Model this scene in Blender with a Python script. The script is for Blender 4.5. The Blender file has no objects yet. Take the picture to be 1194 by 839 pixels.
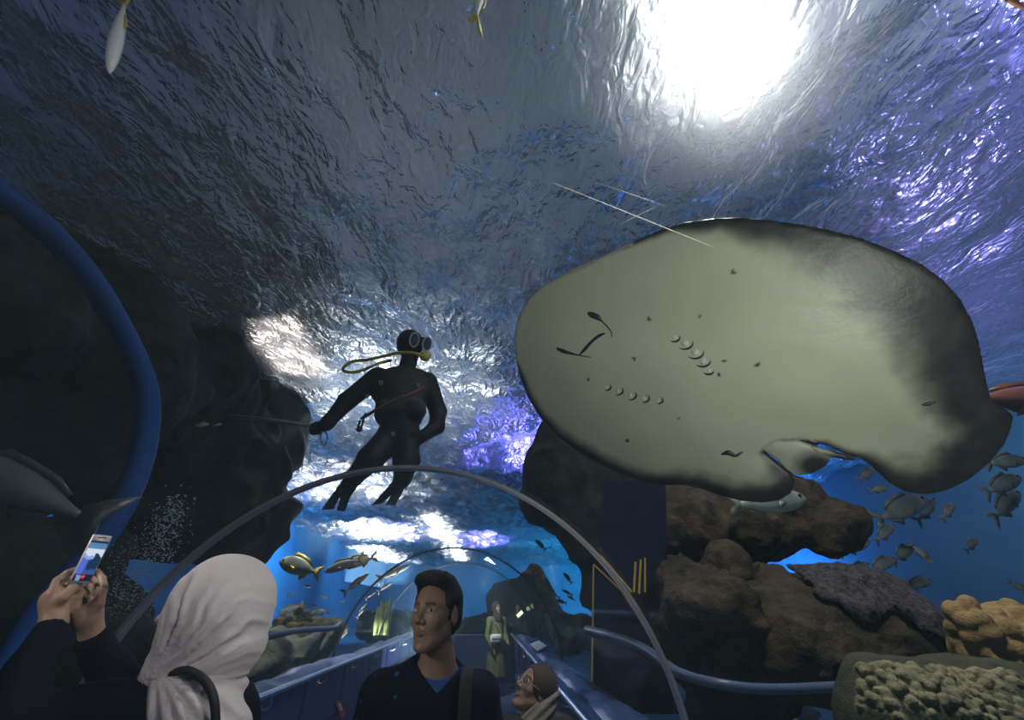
import bpy, math, random
import numpy as np
from mathutils import Vector, Matrix, Euler
random.seed(7); RNG = np.random.default_rng(7)
C = bpy.context.scene.collection
PI = math.pi
# ------------------------------------------------------------------ camera frame (1194 x 839)
FPX = 520.0
PITCH = math.atan(286.5 / FPX); YAW = math.atan(29 / math.hypot(FPX, 286.5))
EYE = np.array([0.0, 0.0, 1.55])
_cp, _sp, _cy, _sy = math.cos(PITCH), math.sin(PITCH), math.cos(YAW), math.sin(YAW)
FWD = np.array([_cp * _sy, _cp * _cy, _sp])
RGT = np.array([_cy, -_sy, 0.0])
UPV = np.cross(RGT, FWD)
def ray(px, py):
    return FWD + RGT * ((px - 597) / FPX) + UPV * ((419.5 - py) / FPX)
def at(px, py, Y):              # point of a sight line at distance Y along the tunnel
    d = ray(px, py); return EYE + d * (Y / d[1])
def atd(px, py, depth):         # point of a sight line at optical depth
    return EYE + ray(px, py) * depth
def atz(px, py, z):
    d = ray(px, py); return EYE + d * ((z - EYE[2]) / d[2])
def atx(px, py, x):
    d = ray(px, py); return EYE + d * (x / d[0])
def dep(p): return float(np.dot(np.asarray(p) - EYE, FWD))
def pxm(p): return dep(p) / FPX     # metres per pixel there
# ------------------------------------------------------------------ objects
def setp(o, label=None, cat=None, group=None, kind=None):
    if label: o['label'] = label
    if cat: o['category'] = cat
    if group: o['group'] = group
    if kind: o['kind'] = kind
    return o
def thing(name, label, cat, loc=(0, 0, 0), group=None):
    o = bpy.data.objects.new(name, None); C.objects.link(o)
    o.empty_display_size = .1
    o.location = tuple(float(v) for v in loc)
    return setp(o, label, cat, group)
def wloc(o):
    v = Vector((0, 0, 0))
    while o is not None: v = v + o.location; o = o.parent
    return v
def mk(name, v, f, mat, parent=None, smooth=True, col=None, label=None):
    v = np.asarray(v, float).reshape(-1, 3)
    org = np.array(wloc(parent)) if parent is not None else np.zeros(3)
    if parent is None and len(v): org = v.mean(0)
    me = bpy.data.meshes.new(name)
    me.from_pydata((v - org).tolist(), [], [tuple(int(i) for i in q) for q in f])
    me.update()
    if smooth: me.polygons.foreach_set('use_smooth', np.ones(len(me.polygons), bool))
    if col is not None:
        a = me.color_attributes.new('Col', 'FLOAT_COLOR', 'POINT')
        c = np.ones((len(v), 4), np.float32); c[:, :3] = np.asarray(col)[:, :3]
        a.data.foreach_set('color', c.ravel())
    if mat is not None: me.materials.append(mat)
    o = bpy.data.objects.new(name, me); C.objects.link(o)
    if parent is not None: o.parent = parent
    else: o.location = org
    if label: o['label'] = label
    return o
def join(*parts):
    V = []; F = []; n = 0
    for v, f in parts:
        V.append(np.asarray(v, float)); F += [tuple(int(i) + n for i in q) for q in f]; n += len(v)
    return np.concatenate(V), F
def box(c, s, R=None):
    c = np.asarray(c, float); h = np.asarray(s, float) / 2
    v = np.array([(x, y, z) for x in (-1, 1) for y in (-1, 1) for z in (-1, 1)], float) * h
    if R is not None: v = v @ np.asarray(R).T
    return v + c, [(0, 1, 3, 2), (4, 6, 7, 5), (0, 4, 5, 1), (2, 3, 7, 6), (0, 2, 6, 4), (1, 5, 7, 3)]
def rbox(c, s, r=.01, R=None):   # box with chamfered edges, profile in x-y of the local frame rounded too
    h = np.asarray(s, float) / 2; r = min(r, h.min() * .9)
    rings = []
    for z, q in ((-h[2], r), (-h[2] + r, 0), (h[2] - r, 0), (h[2], r)):
        ring = []
        for sx, sy, a0 in ((1, 1, 0), (-1, 1, PI / 2), (-1, -1, PI), (1, -1, 1.5 * PI)):
            for k in range(4):
                a = a0 + k * PI / 6
                ring.append((sx * (h[0] - r) + (r - q * .8) * math.cos(a), sy * (h[1] - r) + (r - q * .8) * math.sin(a), z))
        rings.append(ring)
    v, f = loft(rings, True, True)
    if R is not None: v = v @ np.asarray(R).T
    return v + np.asarray(c, float), f
def loft(rings, cap0=False, cap1=False, closed=True):
    n = len(rings[0]); V = np.array(rings, float).reshape(-1, 3); F = []
    m = n if closed else n - 1
    for i in range(len(rings) - 1):
        for j in range(m):
            k = (j + 1) % n
            F.append((i * n + j, i * n + k, (i + 1) * n + k, (i + 1) * n + j))
    if cap0: F.append(tuple(range(n - 1, -1, -1)))
    if cap1: F.append(tuple((len(rings) - 1) * n + j for j in range(n)))
    return V, F
def smoothpath(P, n=8):
    P = np.asarray(P, float); out = []
    Q = np.vstack([2 * P[0] - P[1], P, 2 * P[-1] - P[-2]])
    for i in range(len(P) - 1):
        a, b, c, d = Q[i:i + 4]
        for t in np.linspace(0, 1, n, endpoint=False):
            out.append(.5 * ((2 * b) + (c - a) * t + (2 * a - 5 * b + 4 * c - d) * t * t + (3 * b - a - 3 * c + d) * t ** 3))
    out.append(P[-1]); return np.array(out)
def tube(P, r, n=12, closed=False, flat=None):
    P = np.asarray(P, float); m = len(P)
    r = np.broadcast_to(np.asarray(r, float), (m,)) if np.ndim(r) <= 1 else r
    T = np.gradient(P, axis=0)
    if closed: T = np.roll(P, -1, 0) - np.roll(P, 1, 0)
    T /= np.linalg.norm(T, axis=1)[:, None] + 1e-12
    up = np.array([0, 0, 1.]) if abs(T[0][2]) < .9 else np.array([1., 0, 0])
    N = np.cross(T[0], up); N /= np.linalg.norm(N); rings = []
    for i in range(m):
        N = N - T[i] * np.dot(N, T[i]); N /= np.linalg.norm(N) + 1e-12
        B = np.cross(T[i], N)
        a = np.arange(n) * 2 * PI / n
        fl = 1 if flat is None else flat
        rings.append(P[i] + r[i] * (np.cos(a)[:, None] * N + fl * np.sin(a)[:, None] * B))
    if closed: rings.append(rings[0])
    return loft(rings, not closed, not closed)
def sphere(c, r, n=12, m=8, R=None):
    r = np.broadcast_to(np.asarray(r, float), (3,)); rings = []
    for i in range(1, m):
        t = PI * i / m
        rings.append([(math.sin(t) * math.cos(a), math.sin(t) * math.sin(a), math.cos(t)) for a in np.arange(n) * 2 * PI / n])
    v, f = loft(rings); k = len(v)
    v = np.vstack([v, [(0, 0, 1), (0, 0, -1)]])
    f = [q[::-1] for q in f]
    f += [(k, j, (j + 1) % n) for j in range(n)] + [(k + 1, (m - 2) * n + (j + 1) % n, (m - 2) * n + j) for j in range(n)]
    v = v * r
    if R is not None: v = v @ np.asarray(R).T
    return v + np.asarray(c, float), f
def frame_from(x, up=(0, 0, 1)):     # columns: x (given), y, z
    x = np.asarray(x, float); x = x / np.linalg.norm(x)
    y = np.cross(up, x); y /= np.linalg.norm(y); z = np.cross(x, y)
    return np.stack([x, y, z], 1)
# ------------------------------------------------------------------ noise
_TAB = RNG.random(1 << 16).astype(np.float32)
def vnoise(p):
    p = np.asarray(p, np.float32); i = np.floor(p).astype(np.int64); f = p - i; u = f * f * (3 - 2 * f)
    def h(a, b, c): return _TAB[((i[..., 0] + a) * 73856093 ^ (i[..., 1] + b) * 19349663 ^ (i[..., 2] + c) * 83492791) & 0xffff]
    x, y, z = u[..., 0], u[..., 1], u[..., 2]
    l = lambda a, b, t: a + (b - a) * t
    return l(l(l(h(0, 0, 0), h(1, 0, 0), x), l(h(0, 1, 0), h(1, 1, 0), x), y), l(l(h(0, 0, 1), h(1, 0, 1), x), l(h(0, 1, 1), h(1, 1, 1), x), y), z) * 2 - 1
def fbm(p, o=4, g=.5):
    s = 0; a = 1
    for k in range(o):
        s = s + a * vnoise(p * (2.03 ** k) + 13.7 * k); a *= g
    return s
# ------------------------------------------------------------------ signed distance modelling
def sd_sph(p, c, r): return np.linalg.norm(p - np.asarray(c, np.float32), axis=-1) - r
def sd_ell(p, c, r, R=None):
    q = p - np.asarray(c, np.float32)
    if R is not None: q = q @ np.asarray(R, np.float32)
    r = np.asarray(r, np.float32)
    k0 = np.linalg.norm(q / r, axis=-1); k1 = np.linalg.norm(q / (r * r), axis=-1)
    return k0 * (k0 - 1) / np.maximum(k1, 1e-6)
def sd_cap(p, a, b, ra, rb=None):
    rb = ra if rb is None else rb
    a = np.asarray(a, np.float32); b = np.asarray(b, np.float32)
    ab = b - a; t = np.clip(((p - a) @ ab) / max(float(ab @ ab), 1e-9), 0, 1)
    return np.linalg.norm(p - a - t[..., None] * ab, axis=-1) - (ra + (rb - ra) * t)
def smin(a, b, k):
    h = np.clip(.5 + .5 * (b - a) / k, 0, 1)
    return b + (a - b) * h - k * h * (1 - h)
def smax(a, b, k): return -smin(-a, -b, k)
def chain(p, pts, rs, k=.02):
    d = None
    for i in range(len(pts) - 1):
        e = sd_cap(p, pts[i], pts[i + 1], rs[i], rs[i + 1])
        d = e if d is None else smin(d, e, k)
    return d
def nets(f, lo, hi, h, slack=1.9, pad=0):
    lo = np.asarray(lo, float); hi = np.asarray(hi, float)
    n = np.maximum(np.ceil((hi - lo) / h).astype(int) + 1, 3)
    V = np.full(tuple(n), 1e3, np.float32); B = 8
    nb = [int(math.ceil(n[i] / B)) for i in range(3)]
    ctr = np.stack(np.meshgrid(*[lo[i] + (np.arange(nb[i]) * B + (B - 1) / 2) * h for i in range(3)], indexing='ij'), -1).astype(np.float32).reshape(-1, 3)
    dc = f(ctr); rad = h * B * .87 * slack + pad
    for q in np.argwhere((dc < 0).reshape(nb)): V[q[0] * B:q[0] * B + B, q[1] * B:q[1] * B + B, q[2] * B:q[2] * B + B] = -1e3
    act_ = np.argwhere((np.abs(dc) < rad).reshape(nb))
    off = np.stack(np.meshgrid(*[np.arange(B)] * 3, indexing='ij'), -1).reshape(1, -1, 3)
    for s in range(0, len(act_), 400):
        ii = (act_[s:s + 400, None, :] * B + off).reshape(-1, 3)
        ii = ii[(ii < n).all(1)]
        V[tuple(ii.T)] = f((lo + ii * h).astype(np.float32))
    S = V < 0
    c = [(0, 0, 0), (1, 0, 0), (0, 1, 0), (1, 1, 0), (0, 0, 1), (1, 0, 1), (0, 1, 1), (1, 1, 1)]
    sl = lambda A, o: A[o[0]:n[0] - 1 + o[0], o[1]:n[1] - 1 + o[1], o[2]:n[2] - 1 + o[2]]
    cnt = sum(sl(S, o).astype(np.int8) for o in c)
    act = (cnt > 0) & (cnt < 8)
    idx = np.argwhere(act)
    if len(idx) == 0: return np.zeros((0, 3)), []
    cv = np.stack([V[idx[:, 0] + o[0], idx[:, 1] + o[1], idx[:, 2] + o[2]] for o in c], 1)
    acc = np.zeros((len(idx), 3)); num = np.zeros(len(idx))
    for a in range(8):
        for b in range(a + 1, 8):
            if sum(abs(c[a][i] - c[b][i]) for i in range(3)) != 1: continue
            va, vb = cv[:, a], cv[:, b]; m = (va < 0) != (vb < 0)
            t = np.where(m, va / np.where(m, va - vb, 1), 0)
            acc += np.where(m[:, None], np.array(c[a]) + t[:, None] * (np.array(c[b]) - np.array(c[a])), 0); num += m
    verts = lo + h * (idx + acc / num[:, None])
    ID = -np.ones(tuple(n - 1), np.int64); ID[tuple(idx.T)] = np.arange(len(idx))
    F = []
    for d in range(3):
        e = [slice(None)] * 3; g = [slice(None)] * 3; e[d] = slice(0, n[d] - 1); g[d] = slice(1, n[d])
        s0, s1 = S[tuple(e)], S[tuple(g)]
        E_ = np.argwhere(s0 != s1)
        u, w = (d + 1) % 3, (d + 2) % 3
        ok = (E_[:, u] > 0) & (E_[:, w] > 0) & (E_[:, u] < n[u] - 1) & (E_[:, w] < n[w] - 1); E_ = E_[ok]
        q = []
        for du, dw in ((1, 1), (0, 1), (0, 0), (1, 0)):
            k = E_.copy(); k[:, u] -= du; k[:, w] -= dw; q.append(ID[tuple(k.T)])
        q = np.stack(q, 1)
        flip = ~s0[tuple(E_.T)]
        q[flip] = q[flip][:, ::-1]
        F.append(q)
    F = np.concatenate(F)
    F = F[(F >= 0).all(1)]
    return verts, F
def vnormals(v, F):
    F = np.asarray(F); N = np.zeros_like(v)
    fn = np.cross(v[F[:, 2]] - v[F[:, 0]], v[F[:, 3]] - v[F[:, 1]])
    for k in range(4): np.add.at(N, F[:, k], fn)
    return N / (np.linalg.norm(N, axis=1)[:, None] + 1e-12)
# ------------------------------------------------------------------ materials
def newmat(name):
    m = bpy.data.materials.new(name); m.use_nodes = True
    nt = m.node_tree; nt.nodes.clear()
    out = nt.nodes.new('ShaderNodeOutputMaterial')
    return m, nt, out
def nd(nt, t, **kw):
    n = nt.nodes.new('ShaderNode' + t)
    for k, v in kw.items():
        if k in n.inputs: n.inputs[k].default_value = v
        else: setattr(n, k, v)
    return n
def c4(c): return (c[0], c[1], c[2], 1)
def mat(name, c, rough=.6, c2=None, scale=8, bump=0, bscale=None, metal=0, spec=.5, detail=5, lo=.35, hi=.65, emit=None, estr=0, vcol=False, sheen=0, trans=0, stretch=None, voro=0):
    m, nt, out = newmat(name); L = nt.links.new
    b = nd(nt, 'BsdfPrincipled', Roughness=rough, Metallic=metal)
    b.inputs['Specular IOR Level'].default_value = spec
    b.inputs['Base Color'].default_value = c4(c)
    if sheen: b.inputs['Sheen Weight'].default_value = sheen
    tc = nd(nt, 'TexCoord'); vec = tc.outputs['Object']
    if stretch:
        mp = nd(nt, 'Mapping'); mp.inputs['Scale'].default_value = stretch; L(vec, mp.inputs['Vector']); vec = mp.outputs['Vector']
    src = None
    if vcol:
        a = nd(nt, 'Attribute', attribute_name='Col'); src = a.outputs['Color']
    if c2 is not None:
        n = nd(nt, 'TexNoise', Scale=scale, Detail=detail, Roughness=.6); L(vec, n.inputs['Vector'])
        r = nd(nt, 'ValToRGB'); L(n.outputs['Fac'], r.inputs['Fac'])
        r.color_ramp.elements[0].position = lo; r.color_ramp.elements[1].position = hi
        r.color_ramp.elements[0].color = c4(c); r.color_ramp.elements[1].color = c4(c2)
        if src is not None:
            mx = nd(nt, 'Mix', data_type='RGBA', blend_type='MULTIPLY'); mx.inputs[0].default_value = 1
            L(src, mx.inputs[6]); L(r.outputs['Color'], mx.inputs[7]); src = mx.outputs[2]
        else: src = r.outputs['Color']
    if src is not None: L(src, b.inputs['Base Color'])
    if bump:
        n2 = nd(nt, 'TexNoise', Scale=bscale or scale * 3, Detail=6, Roughness=.65); L(vec, n2.inputs['Vector'])
        h = n2.outputs['Fac']
        if voro:
            vo = nd(nt, 'TexVoronoi', Scale=voro); L(vec, vo.inputs['Vector'])
            ad = nd(nt, 'Math', operation='SUBTRACT'); L(h, ad.inputs[0]); L(vo.outputs['Distance'], ad.inputs[1]); h = ad.outputs[0]
        bp = nd(nt, 'Bump', Strength=bump, Distance=.05); L(h, bp.inputs['Height']); L(bp.outputs['Normal'], b.inputs['Normal'])
    if emit is not None:
        b.inputs['Emission Color'].default_value = c4(emit); b.inputs['Emission Strength'].default_value = estr
    L(b.outputs['BSDF'], out.inputs['Surface'])
    return m
def emitter(name, c, s):
    m, nt, out = newmat(name); e = nd(nt, 'Emission', Strength=s); e.inputs['Color'].default_value = c4(c)
    nt.links.new(e.outputs[0], out.inputs['Surface']); return m
# ------------------------------------------------------------------ the setting
AX, AZ, AR = -0.47, 0.82, 1.45        # tunnel axis, springing height, radius
WZ = 4.9                              # water level
Y0, Y1 = -1.6, 13.6                   # tunnel length
YR = 11.2                             # the right walkway wall stops here, where the way turns off
TX0, TX1, TY0, TY1 = -9.0, 10.0, -5.0, 44.0
def struct(name, vf, m, **k):
    o = mk(name, vf[0], vf[1], m, smooth=k.pop('smooth', False), **k); o['kind'] = 'structure'; return o
M = {}
M['tankwall'] = mat('painted tank wall', (.15, .34, .54), .9, c2=(.11, .27, .45), scale=.5)
M['sand'] = mat('tank sand with blue light tint', (.10, .24, .36), .95, c2=(.07, .18, .28), scale=6, bump=.4, bscale=20)  # blue light falling on the sand is put into its colour
M['floor'] = mat('walkway floor', (.11, .105, .27), .55, c2=(.085, .085, .22), scale=14)
M['bluewall'] = mat('blue moulded wall', (.022, .042, .145), .42, c2=(.017, .034, .115), scale=5, bump=.05)
M['bluewall2'] = mat('blue recessed panel', (.014, .026, .09), .5, c2=(.011, .02, .075), scale=4)
M['ledge'] = mat('blue ledge', (.055, .085, .21), .35, c2=(.04, .065, .17), scale=3, bump=.15, bscale=5)
M['steel'] = mat('brushed steel', (.52, .56, .62), .28, metal=1, c2=(.42, .46, .52), scale=30)
M['arch'] = mat('grey arch metal', (.42, .42, .44), .42, metal=.75)
M['dark'] = mat('dark rubber', (.012, .012, .015), .6)
M['hallwall'] = mat('dark hall wall', (.10, .12, .14), .9)
M['hallceil'] = mat('hall ceiling', (.20, .22, .23), .9, c2=(.12, .14, .15), scale=.6)
def slab(x0, x1, y0, y1, z0, z1): return box(((x0 + x1) / 2, (y0 + y1) / 2, (z0 + z1) / 2), (x1 - x0, y1 - y0, z1 - z0))
# --- tank shell and the hall above it
struct('wall_left', slab(TX0 - .3, TX0, TY0 - .3, TY1 + .3, -.3, WZ + .25), M['tankwall'])
struct('wall_right', slab(TX1, TX1 + .3, TY0 - .3, TY1 + .3, -.3, WZ + .25), M['tankwall'])
struct('wall_back', slab(TX0, TX1, TY1, TY1 + .3, -.3, WZ + .25), M['tankwall'])
struct('wall_front', slab(TX0, TX1, TY0 - .3, TY0, -.3, WZ + .25), M['tankwall'])
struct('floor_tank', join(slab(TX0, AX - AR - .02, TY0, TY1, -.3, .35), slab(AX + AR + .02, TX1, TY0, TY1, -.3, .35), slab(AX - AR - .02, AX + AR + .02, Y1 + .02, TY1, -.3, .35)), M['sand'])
HX, HZ = 4.0, 9.5
struct('wall_hall_left', slab(TX0 - HX - .3, TX0 - HX, TY0 - 4, TY1 + 4, WZ, HZ), M['hallwall'])
struct('wall_hall_right', slab(TX1 + HX, TX1 + HX + .3, TY0 - 4, TY1 + 4, WZ, HZ), M['hallwall'])
struct('wall_hall_back', slab(TX0 - HX, TX1 + HX, TY1 + 4, TY1 + 4.3, WZ, HZ), M['hallwall'])
struct('wall_hall_front', slab(TX0 - HX, TX1 + HX, TY0 - 4.3, TY0 - 4, WZ, HZ), M['hallwall'])
struct('ceiling', slab(TX0 - HX, TX1 + HX, TY0 - 4, TY1 + 4, HZ, HZ + .3), M['hallceil'])
# --- walkway inside the tunnel
RX0, RX1 = -1.54, 0.60
struct('floor', slab(AX - AR, AX + AR, Y0, Y1, -.1, 0), M['floor'])
def sidewall(name, side):
    xi = RX0 if side < 0 else RX1; xo = AX + side * AR
    prof = [(xi, 0), (xi, .30), (xi + side * .03, .33), (xi + side * .03, .55), (xi + side * .004, .58), (xi + side * .004, .99), (xi + side * .06, 1.0), (xo - side * .005, .93), (xo - side * .005, 0)]
    V = [(x, y, z) for y in (Y0, Y1 if side < 0 else YR) for x, z in prof]; n = len(prof)
    F = [(i, (i + 1) % n, n + (i + 1) % n, n + i) for i in range(n)] + [tuple(range(n)), tuple(range(2 * n - 1, n - 1, -1))]
    return struct(name, (V, F), M['bluewall'])
sidewall('wall_walkway_left', -1); sidewall('wall_walkway_right', 1)
# panel joints on the walkway walls
k = 0
for side, xi in ((-1, RX0), (1, RX1)):
    parts = [slab(xi - .006, xi + .006, y - .02, y + .02, .58, .98) for y in np.arange(1.2, Y1 if side < 0 else YR, 1.2)]
    k += 1; struct('trim_%d' % k, join(*parts), M['bluewall2'])
# moulded lumps along the ledges, running up to the glass
def ledge(side):
    xi = RX0 if side < 0 else RX1; xo = AX + side * AR
    ys = np.arange(.2, (Y1 if side < 0 else YR) - .1, .06); us = np.linspace(0, 1, 12); V = []
    for y in ys:
        for u in us:
            x = xi + (xo - xi) * (.12 + .86 * u)
            hgt = .05 * (math.sin(PI * u) ** .6) * (1 + .8 * float(vnoise(np.array([y * 2.2, u * 2, side * 3.])))) + .014 * float(vnoise(np.array([y * 7, u * 5, 2.])))
            V.append((x, y, .99 - .055 * u + max(hgt, .002)))
    n = len(us); F = [(i * n + j, i * n + j + 1, (i + 1) * n + j + 1, (i + 1) * n + j) for i in range(len(ys) - 1) for j in range(n - 1)]
    if side < 0: F = [q[::-1] for q in F]
    o = struct('trim_%d' % (5 + side), (V, F), M['ledge'], smooth=True); return o
ledge(-1); ledge(1)
struct('wall_walkway_end', join(slab(RX0, AX + AR - .03, 12.6, 12.75, 0, .90), slab(RX0, AX + AR - .03, 12.55, 12.8, .90, .94)), M['bluewall'])
# --- handrails
def rail(side):
    xi = (RX0 + .07) if side < 0 else (RX1 - .07)
    t = thing('handrail', 'polished steel handrail on the left of the walkway' if side < 0 else 'polished steel handrail on the right of the walkway', 'handrail', (xi, 6, 0))
    v, f = tube([(xi, y, 1.025) for y in np.linspace(.3, 12.5 if side < 0 else YR, 30)], .021, 12); mk('rail', v, f, M['steel'], t)
    for y in np.arange(1.5, 12.4 if side < 0 else YR - .1, 1.2):
        P = smoothpath([(xi, y, 1.01), (xi, y, .955), (xi - side * -.035, y, .925), (xi + side * .075, y, .93)], 5)
        v1 = tube(P, .009, 8); v2 = tube([(xi + side * .066, y, .93), (xi + side * .074, y, .93)], .03, 14)
        v, f = join(v1, v2); mk('bracket', v, f, M['steel'], t)
rail(-1); rail(1)
# --- acrylic vault: three panels between the arch ribs
def acrylic_mat():
    m, nt, out = newmat('clear acrylic'); L = nt.links.new
    tr = nd(nt, 'BsdfTransparent'); tr.inputs['Color'].default_value = (.95, .97, .985, 1)
    gl = nd(nt, 'BsdfGlossy', Roughness=.03); gl.inputs['Color'].default_value = (1, 1, 1, 1)
    lw = nd(nt, 'LayerWeight', Blend=.12)
    ml = nd(nt, 'Math', operation='MULTIPLY'); ml.inputs[1].default_value = .35; L(lw.outputs['Fresnel'], ml.inputs[0])
    mx = nd(nt, 'MixShader'); L(ml.outputs[0], mx.inputs[0]); L(tr.outputs[0], mx.inputs[1]); L(gl.outputs[0], mx.inputs[2])
    L(mx.outputs[0], out.inputs['Surface']); return m
M['acrylic'] = acrylic_mat()
def arcpts(R, y, n=64, z0=.90):
    a0 = math.asin((z0 - AZ) / R)
    return [(AX + R * math.cos(a), y, AZ + R * math.sin(a)) for a in np.linspace(a0, PI - a0, n)]
AY = [2.62, 6.75, 9.3]
segs = [Y0] + AY + [Y1]
for i in range(len(segs) - 1):
    rings = [arcpts(AR, y) for y in np.linspace(segs[i], segs[i + 1], 6)]
    v, f = loft(rings, closed=False)
    struct('window_%d' % (i + 1), (v, f), M['acrylic'], smooth=True)
end = arcpts(AR, Y1, 48); struct('window_5', (np.array(end), [tuple(range(len(end)))]), M['acrylic'])
# --- arch ribs
def arch(y, w, d, m, label):
    rows = []
    for R, yy in ((AR - d, y - w * .5), (AR - d, y - w * .18), (AR - d * .55, y - w * .12), (AR - d * .55, y + w * .12), (AR - d, y + w * .18), (AR - d, y + w * .5), (AR - .004, y + w * .5), (AR - .004, y - w * .5)):
        rows.append(arcpts(R, yy, 96, .93))
    rings = [[rows[k][i] for k in range(8)] for i in range(96)]
    v, f = loft(rings, True, True)
    o = mk('arch_rib', v, f, m, smooth=False); setp(o, label, 'arch', 'arch ribs of the tunnel'); return o
M['archdark'] = mat('dark arch seal', (.05, .06, .08), .5)
arch(AY[0], .06, .022, M['arch'], 'grey metal arch rib crossing below the diver, nearest of the tunnel ribs')
arch(AY[1], .07, .02, M['archdark'], 'thin dark arch rib just above the young man\'s hair')
arch(AY[2], .07, .02, M['archdark'], 'small far arch rib deep in the tunnel, inside the dark one')
# --- water: surface and body
def water_surface_mat():
    m, nt, out = newmat('water surface'); L = nt.links.new
    tc = nd(nt, 'TexCoord')
    def layer(scale, sx, sy, rot, detail=3, dist=1.0):
        mp = nd(nt, 'Mapping'); mp.inputs['Scale'].default_value = (sx, sy, 1); mp.inputs['Rotation'].default_value = (0, 0, rot)
        L(tc.outputs['Object'], mp.inputs['Vector'])
        n = nd(nt, 'TexNoise', Scale=scale, Detail=detail, Roughness=.5, Distortion=dist); L(mp.outputs[0], n.inputs['Vector']); return n.outputs['Fac']
    a = layer(1.0, 1, .6, .35); b = layer(5.2, 1, .5, -.3, 2, 1.5); c = layer(14, 1, .6, .2, 2, .8)
    def mul(x, k):
        q = nd(nt, 'Math', operation='MULTIPLY'); q.inputs[1].default_value = k; L(x, q.inputs[0]); return q.outputs[0]
    def add(x, y):
        q = nd(nt, 'Math', operation='ADD'); L(x, q.inputs[0]); L(y, q.inputs[1]); return q.outputs[0]
    h = add(add(mul(a, .06), mul(b, .045)), mul(c, .016))
    bp = nd(nt, 'Bump', Strength=1.0, Distance=1.0); L(h, bp.inputs['Height'])
    g1 = nd(nt, 'BsdfGlass', Roughness=.13, IOR=1.33); L(bp.outputs[0], g1.inputs['Normal'])
    g2 = nd(nt, 'BsdfGlass', Roughness=.52, IOR=1.33); L(bp.outputs[0], g2.inputs['Normal'])
    m1 = nd(nt, 'MixShader'); m1.inputs[0].default_value = .45; L(g1.outputs[0], m1.inputs[1]); L(g2.outputs[0], m1.inputs[2])
    L(m1.outputs[0], out.inputs['Surface']); return m
nx, ny = 212, 540
xs = np.linspace(TX0, TX1, nx); ys = np.linspace(TY0, TY1, ny)
gx, gy = np.meshgrid(xs, ys); gp = np.stack([gx, gy * .8, np.zeros_like(gx)], -1)
rough_ = 1 + 1.5 * np.clip((gy - 6) / 7, 0, 1)     # waves steepened toward the far end to break up the reflected lights
gz = WZ + rough_ * (.050 * fbm(gp * 1.15, 2) + .040 * fbm(gp * 2.9 + 7, 2) + .016 * vnoise(gp * 6.3 + 3))
gz = np.clip(gz, WZ - .22, WZ + .22)
V = np.stack([gx, gy, gz], -1).reshape(-1, 3)
F = [(j * nx + i, j * nx + i + 1, (j + 1) * nx + i + 1, (j + 1) * nx + i) for j in range(ny - 1) for i in range(nx - 1)]
struct('water_surface', (V, F), water_surface_mat(), smooth=True)
# ------------------------------------------------------------------ lamps and added fill lights
def area(name, loc, target, size, power, color, sy=None, spread=None):
    l = bpy.data.lights.new(name, 'AREA'); l.energy = power; l.color = color; l.size = size
    if sy: l.shape = 'RECTANGLE'; l.size_y = sy
    if spread: l.spread = spread
    o = bpy.data.objects.new(name, l); C.objects.link(o); o.location = tuple(float(v) for v in loc)
    d = Vector(tuple(float(v) for v in target)) - o.location
    o.rotation_euler = d.to_track_quat('-Z', 'Y').to_euler(); return o
def above(px, py, hz):      # place above the water that is seen, refracted, at a pixel
    p = atz(px, py, WZ); d = ray(px, py); d = d / np.linalg.norm(d)
    h = np.hypot(d[0], d[1]); s = min(1.33 * h, .97); c = math.sqrt(1 - s * s)
    dr = np.array([d[0] / h * s, d[1] / h * s, c])
    return p + dr * ((hz - WZ) / c), p
def flood(px, py, hz, r, e, c, name, label):
    q, p = above(px, py, hz)
    d = p - q; Rm = frame_from(d / np.linalg.norm(d), (0, 0, 1) if abs(d[2]) < 0.99 * np.linalg.norm(d) else (0, 1, 0))
    t = thing('flood_lamp', label, 'lamp', q)
    prof = [(-.35, r * .35), (-.3, r * .7), (-.02, r * 1.12), (.03, r * 1.15), (.03, r * 1.0), (0, r)]
    rings = [[q + Rm @ np.array([x, rr * math.cos(a), rr * math.sin(a)]) for a in np.arange(24) * PI / 12] for x, rr in prof]
    v, f = loft(rings, True, False); mk('housing', v, f, M['dark'], t, False)
    v = [q + Rm @ np.array([.005, r * math.cos(a), r * math.sin(a)]) for a in np.arange(24) * PI / 12]
    mk('bulb', v, [tuple(range(24))], emitter(name, c, e), t)
    v, f = tube([q + Rm @ np.array([-.2, 0, 0]), [q[0], q[1], HZ]], .03, 8); mk('hanger', v, f, M['dark'], t)
    return t
flood(832, 14, 7.6, .20, 600, (1, .98, .93), 'white flood', 'blazing white floodlight above the rippled water, over the stingray')
flood(1030, 170, 7.4, .22, 120, (.35, .30, 1), 'violet flood', 'violet lamp glinting through the ripples above the stingray')
flood(1215, -40, 7.4, .30, 110, (.22, .20, 1), 'blue flood', 'deep blue lamp glowing through the water at the top right corner')
def glitter_fill(px, py, z, sx, sy, power, color, spread=2.6):
    """added submerged fill, unseen itself, aimed at the surface: seen as its mirror image in the underside of the ripples"""
    d = ray(px, py); t = (2 * WZ - z - EYE[2]) / d[2]; p = EYE + d * t; p[2] = z
    return area('glitter_fill', p, (p[0], p[1], WZ + 5), sx, power, color, sy, spread)
glitter_fill(340, 396, 4.6, .8, 1.6, 60, (1, .86, .80), 1.5)  # added lights, made up for the bright and violet glitter overhead
glitter_fill(448, 562, 2.0, 2.2, 5.0, 480, (.85, .92, 1), 1.8)
glitter_fill(448, 616, 2.9, 2.4, 12.0, 760, (.85, .93, 1), 1.8)
glitter_fill(532, 626, 4.0, .7, 16, 420, (.9, .95, 1), 2.2)
glitter_fill(512, 592, 3.9, .5, 7, 160, (.9, .95, 1), 2.2)
glitter_fill(480, 330, .7, 3, 3, 340, (.85, .93, 1), 1.6)
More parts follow.
